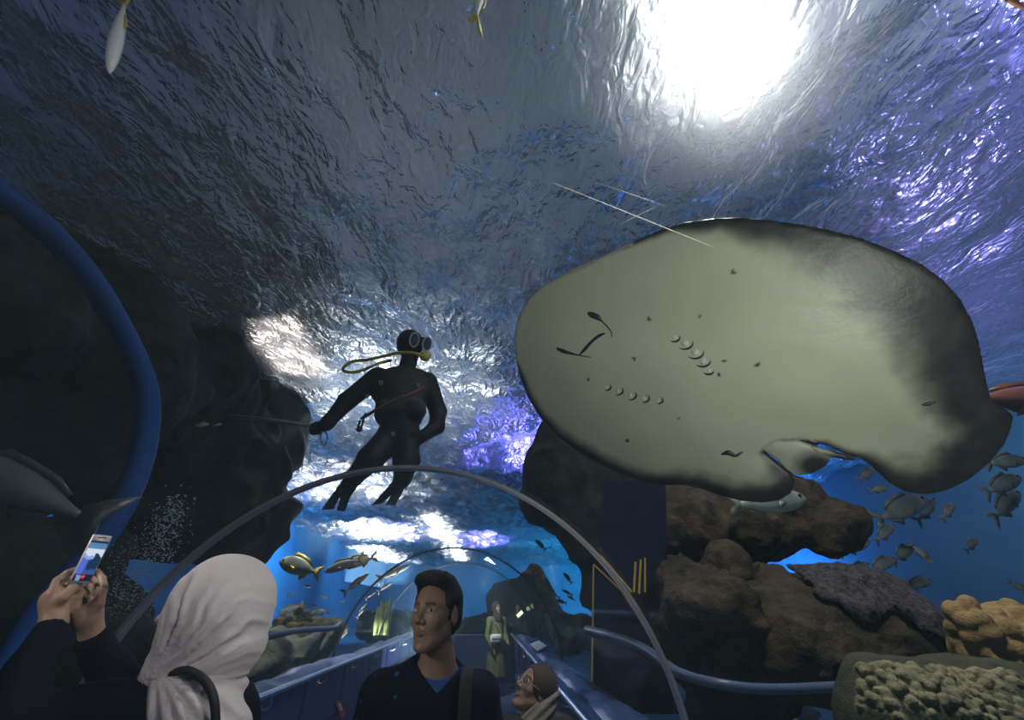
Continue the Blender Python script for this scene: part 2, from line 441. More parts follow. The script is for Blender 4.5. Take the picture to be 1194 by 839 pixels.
glitter_fill(420, 455, .8, 3, 3, 260, (.9, .93, 1), 1.6)
glitter_fill(606, 482, 3.4, .4, 2.6, 85, (.16, .15, 1))
glitter_fill(565, 605, 3.6, 1.4, 6, 300, (.20, .18, 1), 2.0)
glitter_fill(475, 590, 3.4, .8, 6, 120, (.25, .22, 1), 2.0)
# added unseen blue fills that brighten the tank walls and haze
area('tank_fill', (-6, 10, 4.5), (-9, 12, 2.2), 3, 70, (.12, .45, 1), 1)
area('tank_fill', (7, 7, 4.6), (10, 9, 2.0), 3, 40, (.40, .70, 1), 1)
area('tank_fill', (8, 15, 1.2), (10, 16, 2.4), 1.5, 260, (.06, .35, 1), 1)
area('tank_fill', (3.0, 28, 4.4), (5, 38, 2), 5, 700, (.06, .55, 1), 1)
area('tank_fill', (-5, 28, 4.4), (-7, 38, 2), 5, 240, (.12, .5, 1), 1)
area('tank_fill', (-6.5, 20, 4.0), (-9, 22, 2), 3, 260, (.12, .5, 1), 1)
area('tank_fill', (7, 34, 4.2), (10, 39, 2), 4, 700, (.04, .6, .9), 1)
# added white fills just under the surface, standing in for light from above
q = atz(832, 45, WZ - .06); area('underwater_fill', q, (2.6, 3.2, 1), .35, 95, (1, .97, .9))
area('underwater_fill', (-2.3, 5.4, WZ - .3), (-2.5, 6.2, 0), .4, 17, (1, .97, .9), None, 1.0)
area('underwater_fill', (-3.2, 9.5, WZ - .3), (-3, 9, 0), .5, 50, (.9, .95, 1))
# one visible walkway lamp, then unseen fills added for people, ray and fish
area('walkway_lamp_and_fill', (.04, 8.0, 2.18), (.04, 7.2, 0), .2, 5, (.75, .85, 1), .2)
area('walkway_lamp_and_fill', (-.1, 9.7, 2.15), (.25, 10.9, 1.1), .2, 9, (.95, 1, .95), None, 1.6)  # added fill on the woman in green
area('walkway_lamp_and_fill', (.1, -1.0, .7), (.95, 1.2, 2.3), .5, 4.9, (1, .97, .85), None, .9)  # added fill behind the camera for the stingray's underside
area('walkway_lamp_and_fill', (.75, -.35, 2.0), (-.62, 1.15, 1.45), .25, 1.9, (1, .95, .93), None, 1.0)  # added fill on the pale headscarf
area('walkway_lamp_and_fill', (-1.45, .75, 1.95), (-.25, 1.95, 1.5), .2, .75, (1, .93, .88), None, .8)  # added fill on the young man's face
area('walkway_lamp_and_fill', (-.2, -1.0, .7), (-.75, 1.15, 3.0), .4, 7, (1, .97, .9), None, .6)  # added fill on the white fish at the top left
W = bpy.data.worlds.new('World'); bpy.context.scene.world = W; W.use_nodes = True
W.node_tree.nodes['Background'].inputs[0].default_value = (.02, .03, .05, 1); W.node_tree.nodes['Background'].inputs[1].default_value = .3
# added unseen fills that brighten and tint the hall ceiling
area('hall_fill', (-8, 4, 7), (-8, 8, HZ), 2, 45, (.25, .35, 1))
area('hall_fill', (6, 12, 6.5), (6, 14, HZ), 2, 50, (.75, .9, 1))
area('hall_fill', (0, 6, 6.5), (0, 7, HZ), 2, 30, (.8, .95, .95))
area('hall_fill', (9, 3, 6.5), (9.5, 4, HZ), 2, 260, (.8, .8, 1))
# ------------------------------------------------------------------ the body of water around the vault
def water_body():
    pts = [(TX0 + .01, WZ - .24), (TX0 + .01, .36), (AX - AR - .03, .36)]
    pts += [(x, z) for x, _, z in reversed(arcpts(AR + .03, 0, 40))]
    pts += [(AX + AR + .03, .36), (TX1 - .01, .36), (TX1 - .01, WZ - .24)]
    n = len(pts); a, b = TY0 + .01, Y1 + .03
    V = [(x, a, z) for x, z in pts] + [(x, b, z) for x, z in pts]
    F = [(i, (i + 1) % n, n + (i + 1) % n, n + i) for i in range(n)] + [tuple(range(n - 1, -1, -1)), tuple(range(n, 2 * n))]
    v2, f2 = slab(TX0 + .01, TX1 - .01, Y1 + .035, TY1 - .01, .36, WZ - .24); V, F = join((V, F), (v2, [q[::-1] for q in f2]))
    m, nt, out = newmat('hazy water')
    v = nd(nt, 'VolumeScatter', Density=HAZE, Anisotropy=.35); v.inputs['Color'].default_value = (.55, .80, 1, 1)
    ab = nd(nt, 'VolumeAbsorption', Density=.022); ab.inputs['Color'].default_value = (.25, .72, 1, 1)
    ad = nd(nt, 'AddShader'); nt.links.new(v.outputs[0], ad.inputs[0]); nt.links.new(ab.outputs[0], ad.inputs[1])
    nt.links.new(ad.outputs[0], out.inputs['Volume'])
    o = mk('water_body', V, F, m, smooth=False); o['kind'] = 'structure'
HAZE = .026
water_body()
# ------------------------------------------------------------------ the stingray gliding over the vault
def sd_poly(P, poly):
    P = np.asarray(P, np.float32); poly = np.asarray(poly, np.float32)
    d = np.full(P.shape[:-1], 1e9, np.float32); ins = np.zeros(P.shape[:-1], bool)
    n = len(poly)
    for i in range(n):
        a, b = poly[i], poly[(i + 1) % n]; e = b - a; w = P - a
        t = np.clip((w @ e) / float(e @ e), 0, 1)
        q = w - t[..., None] * e; d = np.minimum(d, (q * q).sum(-1))
        c = ((a[1] <= P[..., 1]) != (b[1] <= P[..., 1])) & (P[..., 0] < (e[0]) * (P[..., 1] - a[1]) / (e[1] if abs(e[1]) > 1e-9 else 1e-9) + a[0])
        ins ^= c
    d = np.sqrt(d); return np.where(ins, -d, d)
class Plane:      # a flat frame in space that pixel outlines are laid out on
    def __init__(s, px, py, depth, n, xdir):
        s.o = atd(px, py, depth); s.n = np.asarray(n, float) / np.linalg.norm(n)
        x = np.asarray(xdir, float); x = x - s.n * np.dot(x, s.n); s.x = x / np.linalg.norm(x); s.y = np.cross(s.n, s.x)
    def hit(s, px, py):
        d = ray(px, py); t = np.dot(s.o - EYE, s.n) / np.dot(d, s.n); return EYE + d * t
    def uv(s, px, py):
        q = s.hit(px, py) - s.o; return (float(q @ s.x), float(q @ s.y))
    def xyz(s, p): p = np.asarray(p, float); return s.o + p[:, :1] * s.x + p[:, 1:2] * s.y + p[:, 2:3] * s.n
RAYN = (-.50, -.60, -.62)
RP = Plane(880, 420, 1.5, RAYN, RGT)
RAY_OUT = [(597, 400), (598, 381), (604, 363), (615, 346), (631, 332), (652, 320), (681, 306), (711, 293), (741, 279), (771, 266), (800, 258), (830, 254), (862, 253), (892, 255), (922, 259), (961, 266), (1000, 276), (1040, 291), (1070, 306), (1095, 324), (1115, 346), (1129, 371), (1137, 396), (1142, 421), (1147, 446), (1152, 462), (1165, 470), (1178, 480), (1175, 497), (1167, 515), (1150, 536), (1126, 554), (1101, 566), (1076, 571), (1052, 568), (1034, 559), (1019, 545), (1003, 533), (985, 528), (962, 517), (935, 510), (905, 515), (893, 523), (908, 534), (922, 544), (928, 555), (922, 569), (908, 577), (890, 580), (868, 579), (845, 575), (822, 568), (800, 564), (775, 565), (752, 563), (725, 555), (700, 545), (672, 530), (648, 513), (628, 490), (613, 466), (603, 440), (598, 418)]
def ray_body():
    uv = [RP.uv(*p) for p in RAY_OUT]
    U = np.array(uv); c = U.mean(0)
    def w0(u, v): return .035 * np.sin(u * 3.1 + .4) + .05 * np.clip(np.abs(v) - .2, 0, 1) - .03 * np.exp(-((u - .35) ** 2 + (v + .22) ** 2) / .03)
    def f(p):
        d = sd_poly(p[..., :2], U)
        a = np.maximum(-d, 0)
        Tn = .007 + .035 * (1 - np.exp(-a / .16)); Tb = .007 + .10 * (1 - np.exp(-a / .22))
        w = p[..., 2] - w0(p[..., 0], p[..., 1])
        g = np.where(w > 0, w - Tn, -w - Tb)
        return smax(g, d, .012)
    lo = np.r_[U.min(0) - .02, -.20]; hi = np.r_[U.max(0) + .02, .16]
    v, q = nets(f, lo, hi, .0075)
    # pigment: pale belly, dark margin that widens toward the rear and outer wing
    d = -sd_poly(v[:, :2], U)
    fx = np.array([p[0] for p in RAY_OUT]); 
    kp = [((597, 400), 4), ((631, 332), 4), ((711, 293), 5), ((771, 266), 9), ((830, 254), 18), ((900, 258), 36), ((1000, 276), 50), ((1070, 306), 95), ((1115, 346), 112), ((1142, 421), 95), ((1178, 480), 78), ((1150, 536), 80), ((1101, 566), 55), ((1052, 568), 48), ((1019, 545), 16), ((985, 528), 6), ((935, 510), 4), ((895, 522), 5), ((928, 555), 40), ((890, 580), 44), ((845, 575), 30), ((775, 565), 24), ((700, 545), 28), ((648, 513), 26), ((613, 466), 15)]
    K = np.array([RP.uv(*p) for p, _ in kp]); W = np.array([w for _, w in kp], float) * RP_S
    dd = np.linalg.norm(v[:, None, :2] - K[None], axis=2); wt = 1 / (dd ** 3 + 1e-4); wid = (wt * W).sum(1) / wt.sum(1)
    nz = fbm(np.c_[v[:, :2] * 26, v[:, 2:] * 4], 4)
    s = np.clip((d * (1 + .12 * nz)) / (wid * 1.05), 0, 1.6)
    k = np.clip((s - .34) / 1.0, 0, 1); k = k * k * (3 - 2 * k); k = k[:, None]
    pale = np.array([.40, .42, .31]) * (1 + .06 * fbm(v * 6, 3)[:, None]); dark = np.array([.020, .019, .017]) * (1 + .5 * nz[:, None])
    col = dark + (pale - dark) * k
    n = vnormals(v, q)
    rim = (wid < 7 * RP_S) & (d < .020)
    col = np.where(((n[:, 2] < -.15) & ~rim)[:, None], np.array([.045, .04, .035]), col)      # the back is dark brown
    col = np.where((rim & (d < .012))[:, None], np.array([.34, .33, .30]), col)
    for (sx, sy), r in (((855, 316), 3.0), ((758, 371), 2.2), ((845, 417), 2.6), ((839, 433), 2.0), ((883, 421), 2.6), ((733, 512), 3.4), ((740, 417), 2.4), ((686, 442), 2.4), ((816, 367), 1.6), ((794, 484), 1.6), ((712, 320), 1.2)):
        m = np.linalg.norm(v[:, :2] - np.array(RP.uv(sx, sy)), axis=1) < r * RP_S
        col[m & (n[:, 2] > 0)] = (.02, .02, .02)
    return RP.xyz(v), q, col, w0, U
RP_S = np.linalg.norm(np.subtract(RP.uv(890, 420), RP.uv(870, 420))) / 20
M['ray'] = mat('stingray skin', (1, 1, 1), .38, vcol=True, bump=.06, bscale=30, spec=.35)
M['raydark'] = mat('dark flesh', (.012, .012, .012), .45)
M['raypale'] = mat('pale gill flap', (.50, .51, .40), .45)
v, q, col, RW0, RU = ray_body()
stingray = thing('stingray', 'huge stingray overhead showing its pale cream underside with dark edges', 'stingray', RP.o)
mk('disc', v, q, M['ray'], stingray, col=col)
def on_belly(px, py, lift=.0):
    u, w = RP.uv(px, py); d = max(-float(sd_poly(np.array([[u, w]]), RU)[0]), 0)
    return np.array([u, w, float(RW0(np.array(u), np.array(w))) + .007 + .035 * (1 - math.exp(-d / .16)) + lift])
def belly_tube(pts, r, lift=0, n=8, flat=.45, sub=6):
    P = smoothpath([on_belly(x, y, lift) for x, y in pts], sub)
    rr = np.interp(np.linspace(0, 1, len(P)), np.linspace(0, 1, len(r)), np.array(r) * RP_S)
    T = np.gradient(P, axis=0); T /= np.linalg.norm(T, axis=1)[:, None]; rings = []
    for i in range(len(P)):
        N = np.cross([0, 0, 1], T[i]); N /= np.linalg.norm(N) + 1e-9
        rings.append([P[i] + rr[i] * (math.cos(a) * N + flat * math.sin(a) * np.array([0, 0, 1.])) for a in np.arange(n) * 2 * PI / n])
    v, f = loft(rings, True, True); return RP.xyz(v), f
v, f = belly_tube([(676, 413), (682, 407), (690, 398), (699, 391), (706, 388)], [1.2, 2.6, 2.2, 2.4, 1.0], .001); mk('mouth', v, f, M['raydark'], stingray)
v, f = belly_tube([(685, 365), (690, 367), (697, 370), (702, 374)], [2.4, 4.8, 4.6, 1.2], .001); mk('nostril', v, f, M['raydark'], stingray)
v, f = belly_tube([(649, 406), (656, 409), (663, 411), (676, 414), (690, 416)], [2.2, 3.6, 2.6, 1.0, .5], .001); mk('nostril', v, f, M['raydark'], stingray)
v, f = belly_tube([(702, 374), (708, 380), (713, 386), (714, 393)], [1.2, 1.2, .9, .5], .001); mk('nasal_fold', v, f, M['raydark'], stingray)
for cx, cy, r0_, an in ((787, 391, 6, 35), (799, 397, 8.5, 38), (811, 407, 9, 45), (820, 417, 8, 50), (827, 428, 5.5, 60), (707, 450, 5, 15), (720, 454, 6, 15), (735, 459, 6.5, 12), (751, 462, 6, 10), (768, 464, 5, 5)):
    r = r0_ * 1.22; a0 = math.radians(an); pts = [(cx + r * math.cos(a0 + t), cy + r * .75 * math.sin(a0 + t)) for t in np.linspace(-.9, 1.5, 6)]
    v, f = belly_tube(pts, [.4, 1.1, 1.5, 1.2, .4], .0005); v2, f2 = belly_tube([(cx - r * .3, cy), (cx + r * .1, cy + r * .1), (cx + r * .5, cy + r * .35)], [r * .35, r * .62, r * .3], -.002, flat=.5)
    g = mk('gill_flap', v2, f2, M['raypale'], stingray); mk('gill_slit', v, f, M['raydarker'] if 'raydarker' in M else M['raydark'], g)
v, f = belly_tube([(842, 524), (850, 522), (858, 525), (867, 521)], [1, 4, 2.4, .6], .001); mk('scar', v, f, M['raydark'], stingray)
v, f = belly_tube([(919, 511), (928, 513), (938, 510), (943, 509)], [1, 2.6, 1.4, .5], .001); mk('vent', v, f, M['raydark'], stingray)
v, f = belly_tube([(1068, 465), (1075, 464), (1085, 461)], [.6, 2.4, .6], .001); mk('scar', v, f, M['raydark'], stingray)
def ray_fin(name, out, lift, dark_at):
    U = np.array([RP.uv(*p) for p in out])
    def f(p):
        d = sd_poly(p[..., :2], U); a = np.maximum(-d, 0)
        w = p[..., 2] - (.018 + lift); return smax(np.abs(w) - (.004 + .014 * (1 - np.exp(-a / .04))), d, .008)
    v, q = nets(f, np.r_[U.min(0) - .015, -.03 + lift], np.r_[U.max(0) + .015, .06 + lift], .005)
    dk = np.linalg.norm(v[:, :2] - np.array(RP.uv(*dark_at)), axis=1) / RP_S
    k = np.clip((dk - 12) / 18, 0, 1)[:, None]; col = np.array([.022, .02, .018]) * (1 - k) + np.array([.34, .36, .27]) * k
    mk(name, RP.xyz(v), q, M['ray'], stingray, col=col)
ray_fin('pelvic_fin', [(885, 517), (905, 531), (916, 543), (930, 550), (946, 547), (962, 539), (970, 528), (956, 517), (930, 508), (900, 508)], .012, (950, 537))
ray_fin('pelvic_fin', [(942, 513), (960, 516), (985, 523), (999, 530), (985, 530), (965, 527), (950, 522)], .022, (985, 527))
# tail: leaves the body between the pelvic fins and runs off behind the disc
P = smoothpath([np.array([*RP.uv(925, 512), -.03]), np.array([*RP.uv(960, 520), -.12]), np.array([*RP.uv(1020, 470), -.30]), np.array([*RP.uv(1080, 420), -.45])], 8)
v, f = tube(P, np.linspace(.04, .006, len(P)), 10); mk('tail', RP.xyz(v), f, M['raydark'], stingray)
# ------------------------------------------------------------------ rocks and corals of the tank
CAMR = np.stack([RGT, UPV, FWD], 1)
M['rock_dark'] = mat('dark algae rock', (.030, .036, .032), .95, c2=(.010, .013, .013), scale=3.2, bump=.7, bscale=9, spec=.15)
M['rock_brown'] = mat('brown reef rock', (.085, .066, .041), .95, c2=(.014, .013, .011), scale=6, bump=1.0, bscale=14, spec=.15, lo=.3, hi=.7)
M['rock_crust'] = mat('purple grey crusted rock', (.15, .135, .135), .95, c2=(.035, .032, .042), scale=30, bump=1.0, bscale=55, spec=.2)
M['coral_tan'] = mat('tan lumpy coral', (.40, .28, .13), .9, c2=(.26, .18, .08), scale=9, bump=.5, bscale=60, spec=.2)
M['coral_olive'] = mat('olive knobby coral', (1, 1, 1), .9, vcol=True, c2=(.6, .6, .6), scale=9, bump=.6, bscale=40, spec=.2)
M['rock_grey'] = mat('grey green rubble', (.11, .12, .09), .95, c2=(.04, .05, .045), scale=4, bump=.7, bscale=12, spec=.15)
M['rock_yellow'] = mat('yellow coral rubble', (.46, .40, .22), .9, c2=(.22, .19, .11), scale=7, bump=.7, bscale=22, spec=.15)
_ROCKS = []
def biggest(v, q):            # keep the largest connected piece
    par = np.arange(len(v))
    for _ in range(200):
        m = par[q].min(1); new = par.copy()
        for k in range(4): np.minimum.at(new, q[:, k], m)
        new = new[new]
        if (new == par).all(): break
        par = new
    ids, cnt = np.unique(par, return_counts=True); keep = par == ids[cnt.argmax()]
    mp = np.cumsum(keep) - 1; q = q[keep[q].all(1)]
    return v[keep], mp[q]
def rock(name, label, cat, blobs, m, h=.05, amp=.12, sc=1.4, k=.15, group=None, oct=4, fine=0, clip=None):
    """blobs: (px, py, Y, half width px, half height px, half depth m)"""
    E_ = []
    for (px, py, Y, rx, ry, rz) in blobs:
        c = at(px, py, Y); s = pxm(c); E_.append((c, (rx * s, ry * s, rz)))
    lo = np.min([c - max(r) * 1.0 - .25 * max(r) for c, r in E_], 0) - amp; hi = np.max([c + max(r) * 1.25 for c, r in E_], 0) + amp
    def f(p):
        d = None
        for c, r in E_:
            e = sd_ell(p, c, r, CAMR); d = e if d is None else smin(d, e, k)
        near = np.abs(d) < amp * 2.5 + 3 * h
        if near.any():
            q = p[near]; n = fbm(q * sc, oct)
            ridg = 1 - np.abs(vnoise(q * sc * 1.9 + 5)) * 2
            d[near] += amp * (n * .8 - .35 * ridg)
            if fine: d[near] += fine * vnoise(q * sc * 9)
        d = np.maximum(d, p[..., 2] - (WZ - .05)); d = np.maximum(d, .30 - p[..., 2])
        g = AR + .05 - np.hypot(p[..., 0] - AX, np.maximum(p[..., 2] - AZ, 0)); g = np.where((p[..., 1] < Y1 + .1), g, -1)
        d = np.maximum(d, g)
        return d
    def g(p):
        d = f(p)
        for (l2, h2, f2) in _ROCKS:
            if (l2 < hi).all() and (h2 > lo).all():
                near = np.abs(d) < .25
                near &= ((p > l2.astype(np.float32)) & (p < h2.astype(np.float32))).all(-1)
                if near.any():
                    e = f2(p[near]); d[near] = np.maximum(d[near], max(.03, h * 2) - e)
        return d
    v, q = nets(g, lo, hi, h, pad=amp * 1.6)
    v, q = biggest(v, q)
    _ROCKS.append((lo, hi, f))
    o = mk(name, v, q, m); setp(o, label, cat, group); return o
# left: the dark rock face that rises to the surface
rock('reef_rock', 'huge dark rock face filling the left side behind the blue hose', 'rock', [(60, 420, 4.2, 150, 150, .9), (170, 470, 5.6, 110, 125, 1.2), (235, 545, 6.8, 100, 100, 1.2), (255, 430, 7.0, 55, 80, .9), (288, 602, 7.5, 50, 56, .9), (-60, 350, 3.2, 150, 140, .8), (300, 505, 7.6, 42, 75, .8)], M['rock_dark'], h=.06, amp=.30, sc=.95)
rock('reef_rock', 'dark low rock behind the raised arms of the woman in the white headscarf', 'rock', [(20, 672, 4.7, 110, 52, .5), (60, 760, 4.2, 110, 75, .6), (-60, 700, 3.9, 120, 110, .5), (105, 780, 4.9, 50, 34, .6)], M['rock_dark'], h=.045, amp=.16, sc=1.4)
# right: far dark stack beside the tunnel
rock('reef_rock', 'tall dark rock stack bordering the teal water right of the tunnel', 'rock', [(662, 555, 5.8, 52, 62, .6), (705, 600, 5.6, 52, 75, .6), (728, 680, 5.6, 45, 60, .5), (690, 520, 5.8, 70, 50, .6), (760, 560, 6.3, 80, 70, .6), (780, 650, 6.0, 60, 70, .5)], M['rock_dark'], h=.045, amp=.13, sc=1.7, k=.1)
rock('reef_rock', 'overhanging brown rock ledge just below the stingray with a blunt tip pointing right', 'rock', [(855, 600, 4.4, 66, 44, .6), (925, 602, 4.2, 54, 24, .45), (962, 597, 4.1, 30, 16, .3), (800, 608, 4.25, 56, 42, .42), (938, 614, 4.2, 32, 14, .35), (900, 575, 4.2, 50, 22, .4)], M['rock_brown'], h=.024, amp=.085, sc=2.8, k=.06, oct=5, fine=.016)
rock('reef_rock', 'small rounded boulder sitting on the shelf under the rock ledge', 'rock', [(846, 652, 3.7, 23, 20, .17), (842, 664, 3.7, 28, 12, .2)], M['rock_brown'], h=.02, amp=.03, sc=3.5, k=.06)
rock('reef_rock', 'broad brown reef rock shelf in the middle right above the dark hollow', 'rock', [(820, 700, 3.5, 62, 36, .5), (900, 714, 3.5, 85, 36, .55), (985, 722, 3.5, 80, 36, .5), (1045, 728, 3.5, 45, 24, .4), (935, 745, 3.5, 120, 30, .5), (820, 745, 3.6, 58, 45, .4)], M['rock_brown'], h=.022, amp=.085, sc=2.8, k=.05, oct=5, fine=.016)
rock('reef_rock', 'curved rock hump with a pale crest on the shelf beside the yellow-edged boards', 'rock', [(838, 692, 3.0, 30, 18, .2), (862, 715, 2.95, 16, 30, .18), (820, 712, 3.05, 34, 34, .2)], M['rock_brown'], h=.016, amp=.05, sc=4.5, k=.04, fine=.006)
rock('reef_rock', 'purple grey granular crust of rock on top of the brown reef shelf', 'rock', [(990, 692, 3.3, 50, 24, .3), (1045, 708, 3.3, 38, 25, .3), (1072, 728, 3.25, 20, 22, .22), (955, 683, 3.35, 28, 14, .25)], M['rock_crust'], h=.018, amp=.05, sc=3.2, k=.07, fine=.012)
rock('reef_rock', 'dark lower rock in the hollow under the reef shelf', 'rock', [(872, 785, 4.4, 62, 45, .4), (790, 800, 5.3, 50, 60, .25), (915, 765, 4.5, 62, 28, .4), (858, 850, 4.4, 50, 40, .4)], M['rock_dark'], h=.04, amp=.12, sc=1.8)
# knobby corals on the right edge
def nrm_(v): return v / np.linalg.norm(v)
def knobs(name, label, base, spots, m, h, k, amp=.01, snap=True, tint=None, push=0):
    B = [(at(px, py, Y), rx, ry, rz) for (px, py, Y, rx, ry, rz) in base]
    B = [(c, (rx * pxm(c), ry * pxm(c), rz)) for c, rx, ry, rz in B]
    def base_d(p):
        d = None
        for c, r in B:
            e = sd_ell(p, c, r, CAMR); d = e if d is None else smin(d, e, .06)
        return d
    S_ = []
    for (px, py, Y, r) in spots:          # each nodule sits on the surface of the head
        c = at(px, py, Y); u = nrm_(c - EYE)
        if snap:
            tt = np.linspace(-.6, .8, 141); P_ = (c + tt[:, None] * u).astype(np.float32); dd = base_d(P_); k_ = np.argmax(dd < 0)
            if not (dd < 0).any(): continue
            c = c + u * tt[k_] + np.array([0, -.6, .6]) * push * r * pxm(c)
        S_.append((c, r * pxm(c)))
    allc = [c for c, _ in B] + [c for c, _ in S_]; mr = [max(r) for _, r in B] + [r for _, r in S_]
    lo = np.min([c - r for c, r in zip(allc, mr)], 0) - .05; hi = np.max([c + r for c, r in zip(allc, mr)], 0) + .05
    def f(p):
        d = None
        for c, r in B:
            e = sd_ell(p, c, r, CAMR); d = e if d is None else smin(d, e, .06)
        near = d < .3
        if near.any():
            q = p[near]; dn = d[near] + amp * 2 * fbm(q * 5, 3)
            for c, r in S_:
                e = np.linalg.norm(q - c.astype(np.float32), axis=-1) - r; dn = smin(dn, e, k)
            d[near] = dn + amp * vnoise(q * 22)
        return np.maximum(d, .32 - p[..., 2])
    v, q = nets(f, lo, hi, h); col = None
    if tint is not None:
        dk = np.full(len(v), 9.)
        for c, r in S_: dk = np.minimum(dk, np.linalg.norm(v - c, axis=1) - r)
        k_ = np.clip(1 - dk / .012, 0, 1)[:, None]; col = np.array([.075, .078, .050]) * (1 - k_) + np.array(tint) * k_
    o = mk(name, v, q, m, col=col); setp(o, label, 'coral'); return o
r_ = random.Random(3)
knobs('lumpy_coral', 'tan lumpy coral head of rounded nodules at the right edge', [(1150, 745, 2.6, 38, 34, .16), (1190, 745, 2.6, 40, 36, .2), (1130, 725, 2.55, 20, 18, .1), (1160, 775, 2.6, 34, 24, .15)],
      [(1112 , 712, 2.46, 11), (1128, 706, 2.45, 11), (1146, 703, 2.45, 12), (1164, 701, 2.47, 10), (1110, 730, 2.43, 9), (1126, 724, 2.42, 11), (1144, 722, 2.42, 11), (1162, 718, 2.42, 10), (1178, 708, 2.45, 10), (1190, 718, 2.43, 11), (1116, 746, 2.44, 9), (1134, 742, 2.42, 12), (1154, 738, 2.41, 12), (1174, 732, 2.41, 12), (1192, 740, 2.42, 11), (1128, 760, 2.45, 11), (1148, 758, 2.42, 12), (1168, 754, 2.41, 11), (1186, 758, 2.41, 11), (1140, 774, 2.45, 11), (1162, 774, 2.43, 12), (1182, 776, 2.42, 11), (1204, 730, 2.42, 12), (1204, 755, 2.42, 12)], M['coral_tan'], .010, .012, .006)
sp = []
for i in range(170):
    px = r_.uniform(1000, 1210); t = (px - 1000) / 200
    top = 776 + (0 if px < 1080 else (px - 1080) * .08)
    py = top + r_.random() ** 1.5 * 60 + 2
    sp.append((px, py, 2.02 - .0032 * (py - top) , r_.uniform(3.6, 6.6)))
knobs('knobby_coral', 'olive rock covered with small pale coral knobs in the bottom right corner', [(1060, 820, 2.2, 72, 44, .2), (1140, 828, 2.2, 80, 50, .24), (1200, 830, 2.2, 60, 48, .22), (1030, 850, 2.2, 46, 50, .18), (1100, 860, 2.2, 90, 50, .22), (1020, 790, 2.18, 24, 20, .12)], sp, M['coral_olive'], .0055, .002, .003, tint=(.34, .33, .20), push=.35)
# distance: heaps on the sand
hs = [(324 + r_.uniform(0, 80), 0, 7.9, r_.uniform(3.5, 7)) for _ in range(46)]
hs = [(x, 734 - (22 * math.exp(-((x - 345) / 20) ** 2) + 9) * r_.random(), y, r) for x, _, y, r in hs]
knobs('coral_heap', 'yellowish coral heap on the sand left of the dark arch', [(345, 732, 8.2, 22, 16, .35), (378, 736, 8.2, 26, 9, .3), (330, 736, 8.2, 16, 10, .3)], hs, M['rock_yellow'], .022, .010, .012, push=.4)
rock('reef_rock', 'low grey green rubble bank behind the left handrail', 'rock', [(330, 768, 6.0, 70, 18, .4), (270, 768, 5.6, 60, 22, .4), (395, 760, 6.6, 46, 14, .4), (220, 780, 4.6, 50, 26, .35)], M['rock_grey'], h=.04, amp=.10, sc=3.2, oct=5)
rock('reef_rock', 'dim rubble bank in front of the teal water right of the tunnel', 'rock', [(650, 738, 8.0, 45, 14, .5), (620, 730, 10, 26, 13, .5), (680, 748, 6.4, 32, 14, .4)], M['rock_grey'], h=.05, amp=.15, sc=2.4)
rock('reef_rock', 'dark rock beyond the far end of the tunnel behind the woman in green', 'rock', [(600, 708, 15.2, 34, 24, .9), (622, 700, 15.5, 22, 34, .8), (640, 722, 14.6, 16, 18, .6)], M['rock_grey'], h=.09, amp=.22, sc=1.4)
rock('reef_rock', 'pale rubble beyond the tunnel end behind the young man', 'rock', [(560, 730, 18.5, 30, 10, .7), (500, 728, 18.6, 40, 12, .7), (450, 728, 18, 30, 14, .6)], M['rock_grey'], h=.09, amp=.2, sc=1.6)
rock('reef_rock', 'distant grey rock low at the back of the tank above the coral corner', 'rock', [(1090, 790, 6.5, 60, 24, .6), (1150, 800, 6.2, 70, 30, .6)], M['rock_dark'], h=.08, amp=.15, sc=1.4)
# ------------------------------------------------------------------ the boards, the pipe and the hose
M['board'] = mat('dark blue board', (.008, .012, .030), .9, spec=.05, c2=(.006, .009, .024), scale=5)
M['boardedge'] = mat('yellow edge strip', (.36, .27, .05), .6)
M['hose'] = mat('blue hose', (.006, .052, .21), .75, spec=.15)
M['pipe'] = mat('blue grey pipe', (.07, .10, .18), .4)
def board(name, label, pts, Y, th, edges):
    t = thing(name, label, 'board', at(*pts[0], Y))
    q = [at(x, y, Y) for x, y in pts]; dv = np.array([.35, .94, 0]) * th; n = len(q)
    V = [p for p in q] + [p + dv for p in q]
    F = [tuple(range(n))[::-1], tuple(range(n, 2 * n))] + [(i, (i + 1) % n, n + (i + 1) % n, n + i) for i in range(n)]
    mk('panel', V, F, M['board'], t, False)
    for a, b, w in edges:
        v, f = tube([at(x, y, Y - .006) for x, y in (a, b)], w * pxm(q[0]), 6); mk('edge_strip', v, f, M['boardedge'], t, False)
board('blue_board', 'dark blue board with yellow edges standing low behind the right glass', [(692, 658), (706, 664), (724, 688), (746, 722), (768, 762), (784, 800), (794, 832), (690, 832)], 4.5, .05, [((692, 658), (690, 800), 1.1), ((692, 658), (724, 688), 1.2), ((724, 688), (746, 722), 1.2), ((746, 722), (768, 762), 1.2), ((768, 762), (786, 800), 1.2)])
board('blue_board', 'upper dark blue board with a yellow striped lower corner hanging under the stingray', [(704, 560), (776, 562), (778, 640), (752, 690), (736, 690), (700, 648)], 3.15, .05, [((700, 648), (736, 690), 1.5), ((741, 655), (739, 690), 1.3), ((747, 652), (745, 692), 1.3), ((752, 650), (752, 690), 1.1)])
P = smoothpath([at(685, 735, 4.28), at(698, 738, 4.05), at(715, 742, 3.7), at(752, 757, 3.2), at(790, 783, 2.75), at(840, 797, 2.5), at(900, 803, 2.55), at(982, 800, 2.75)], 8)
rr = np.array([5.5 * pxm(p) for p in P]); v, f = tube(P, rr, 12)
setp(mk('pipe', v, f, M['pipe']), 'bent blue grey pipe running along the outside of the right glass', 'pipe')
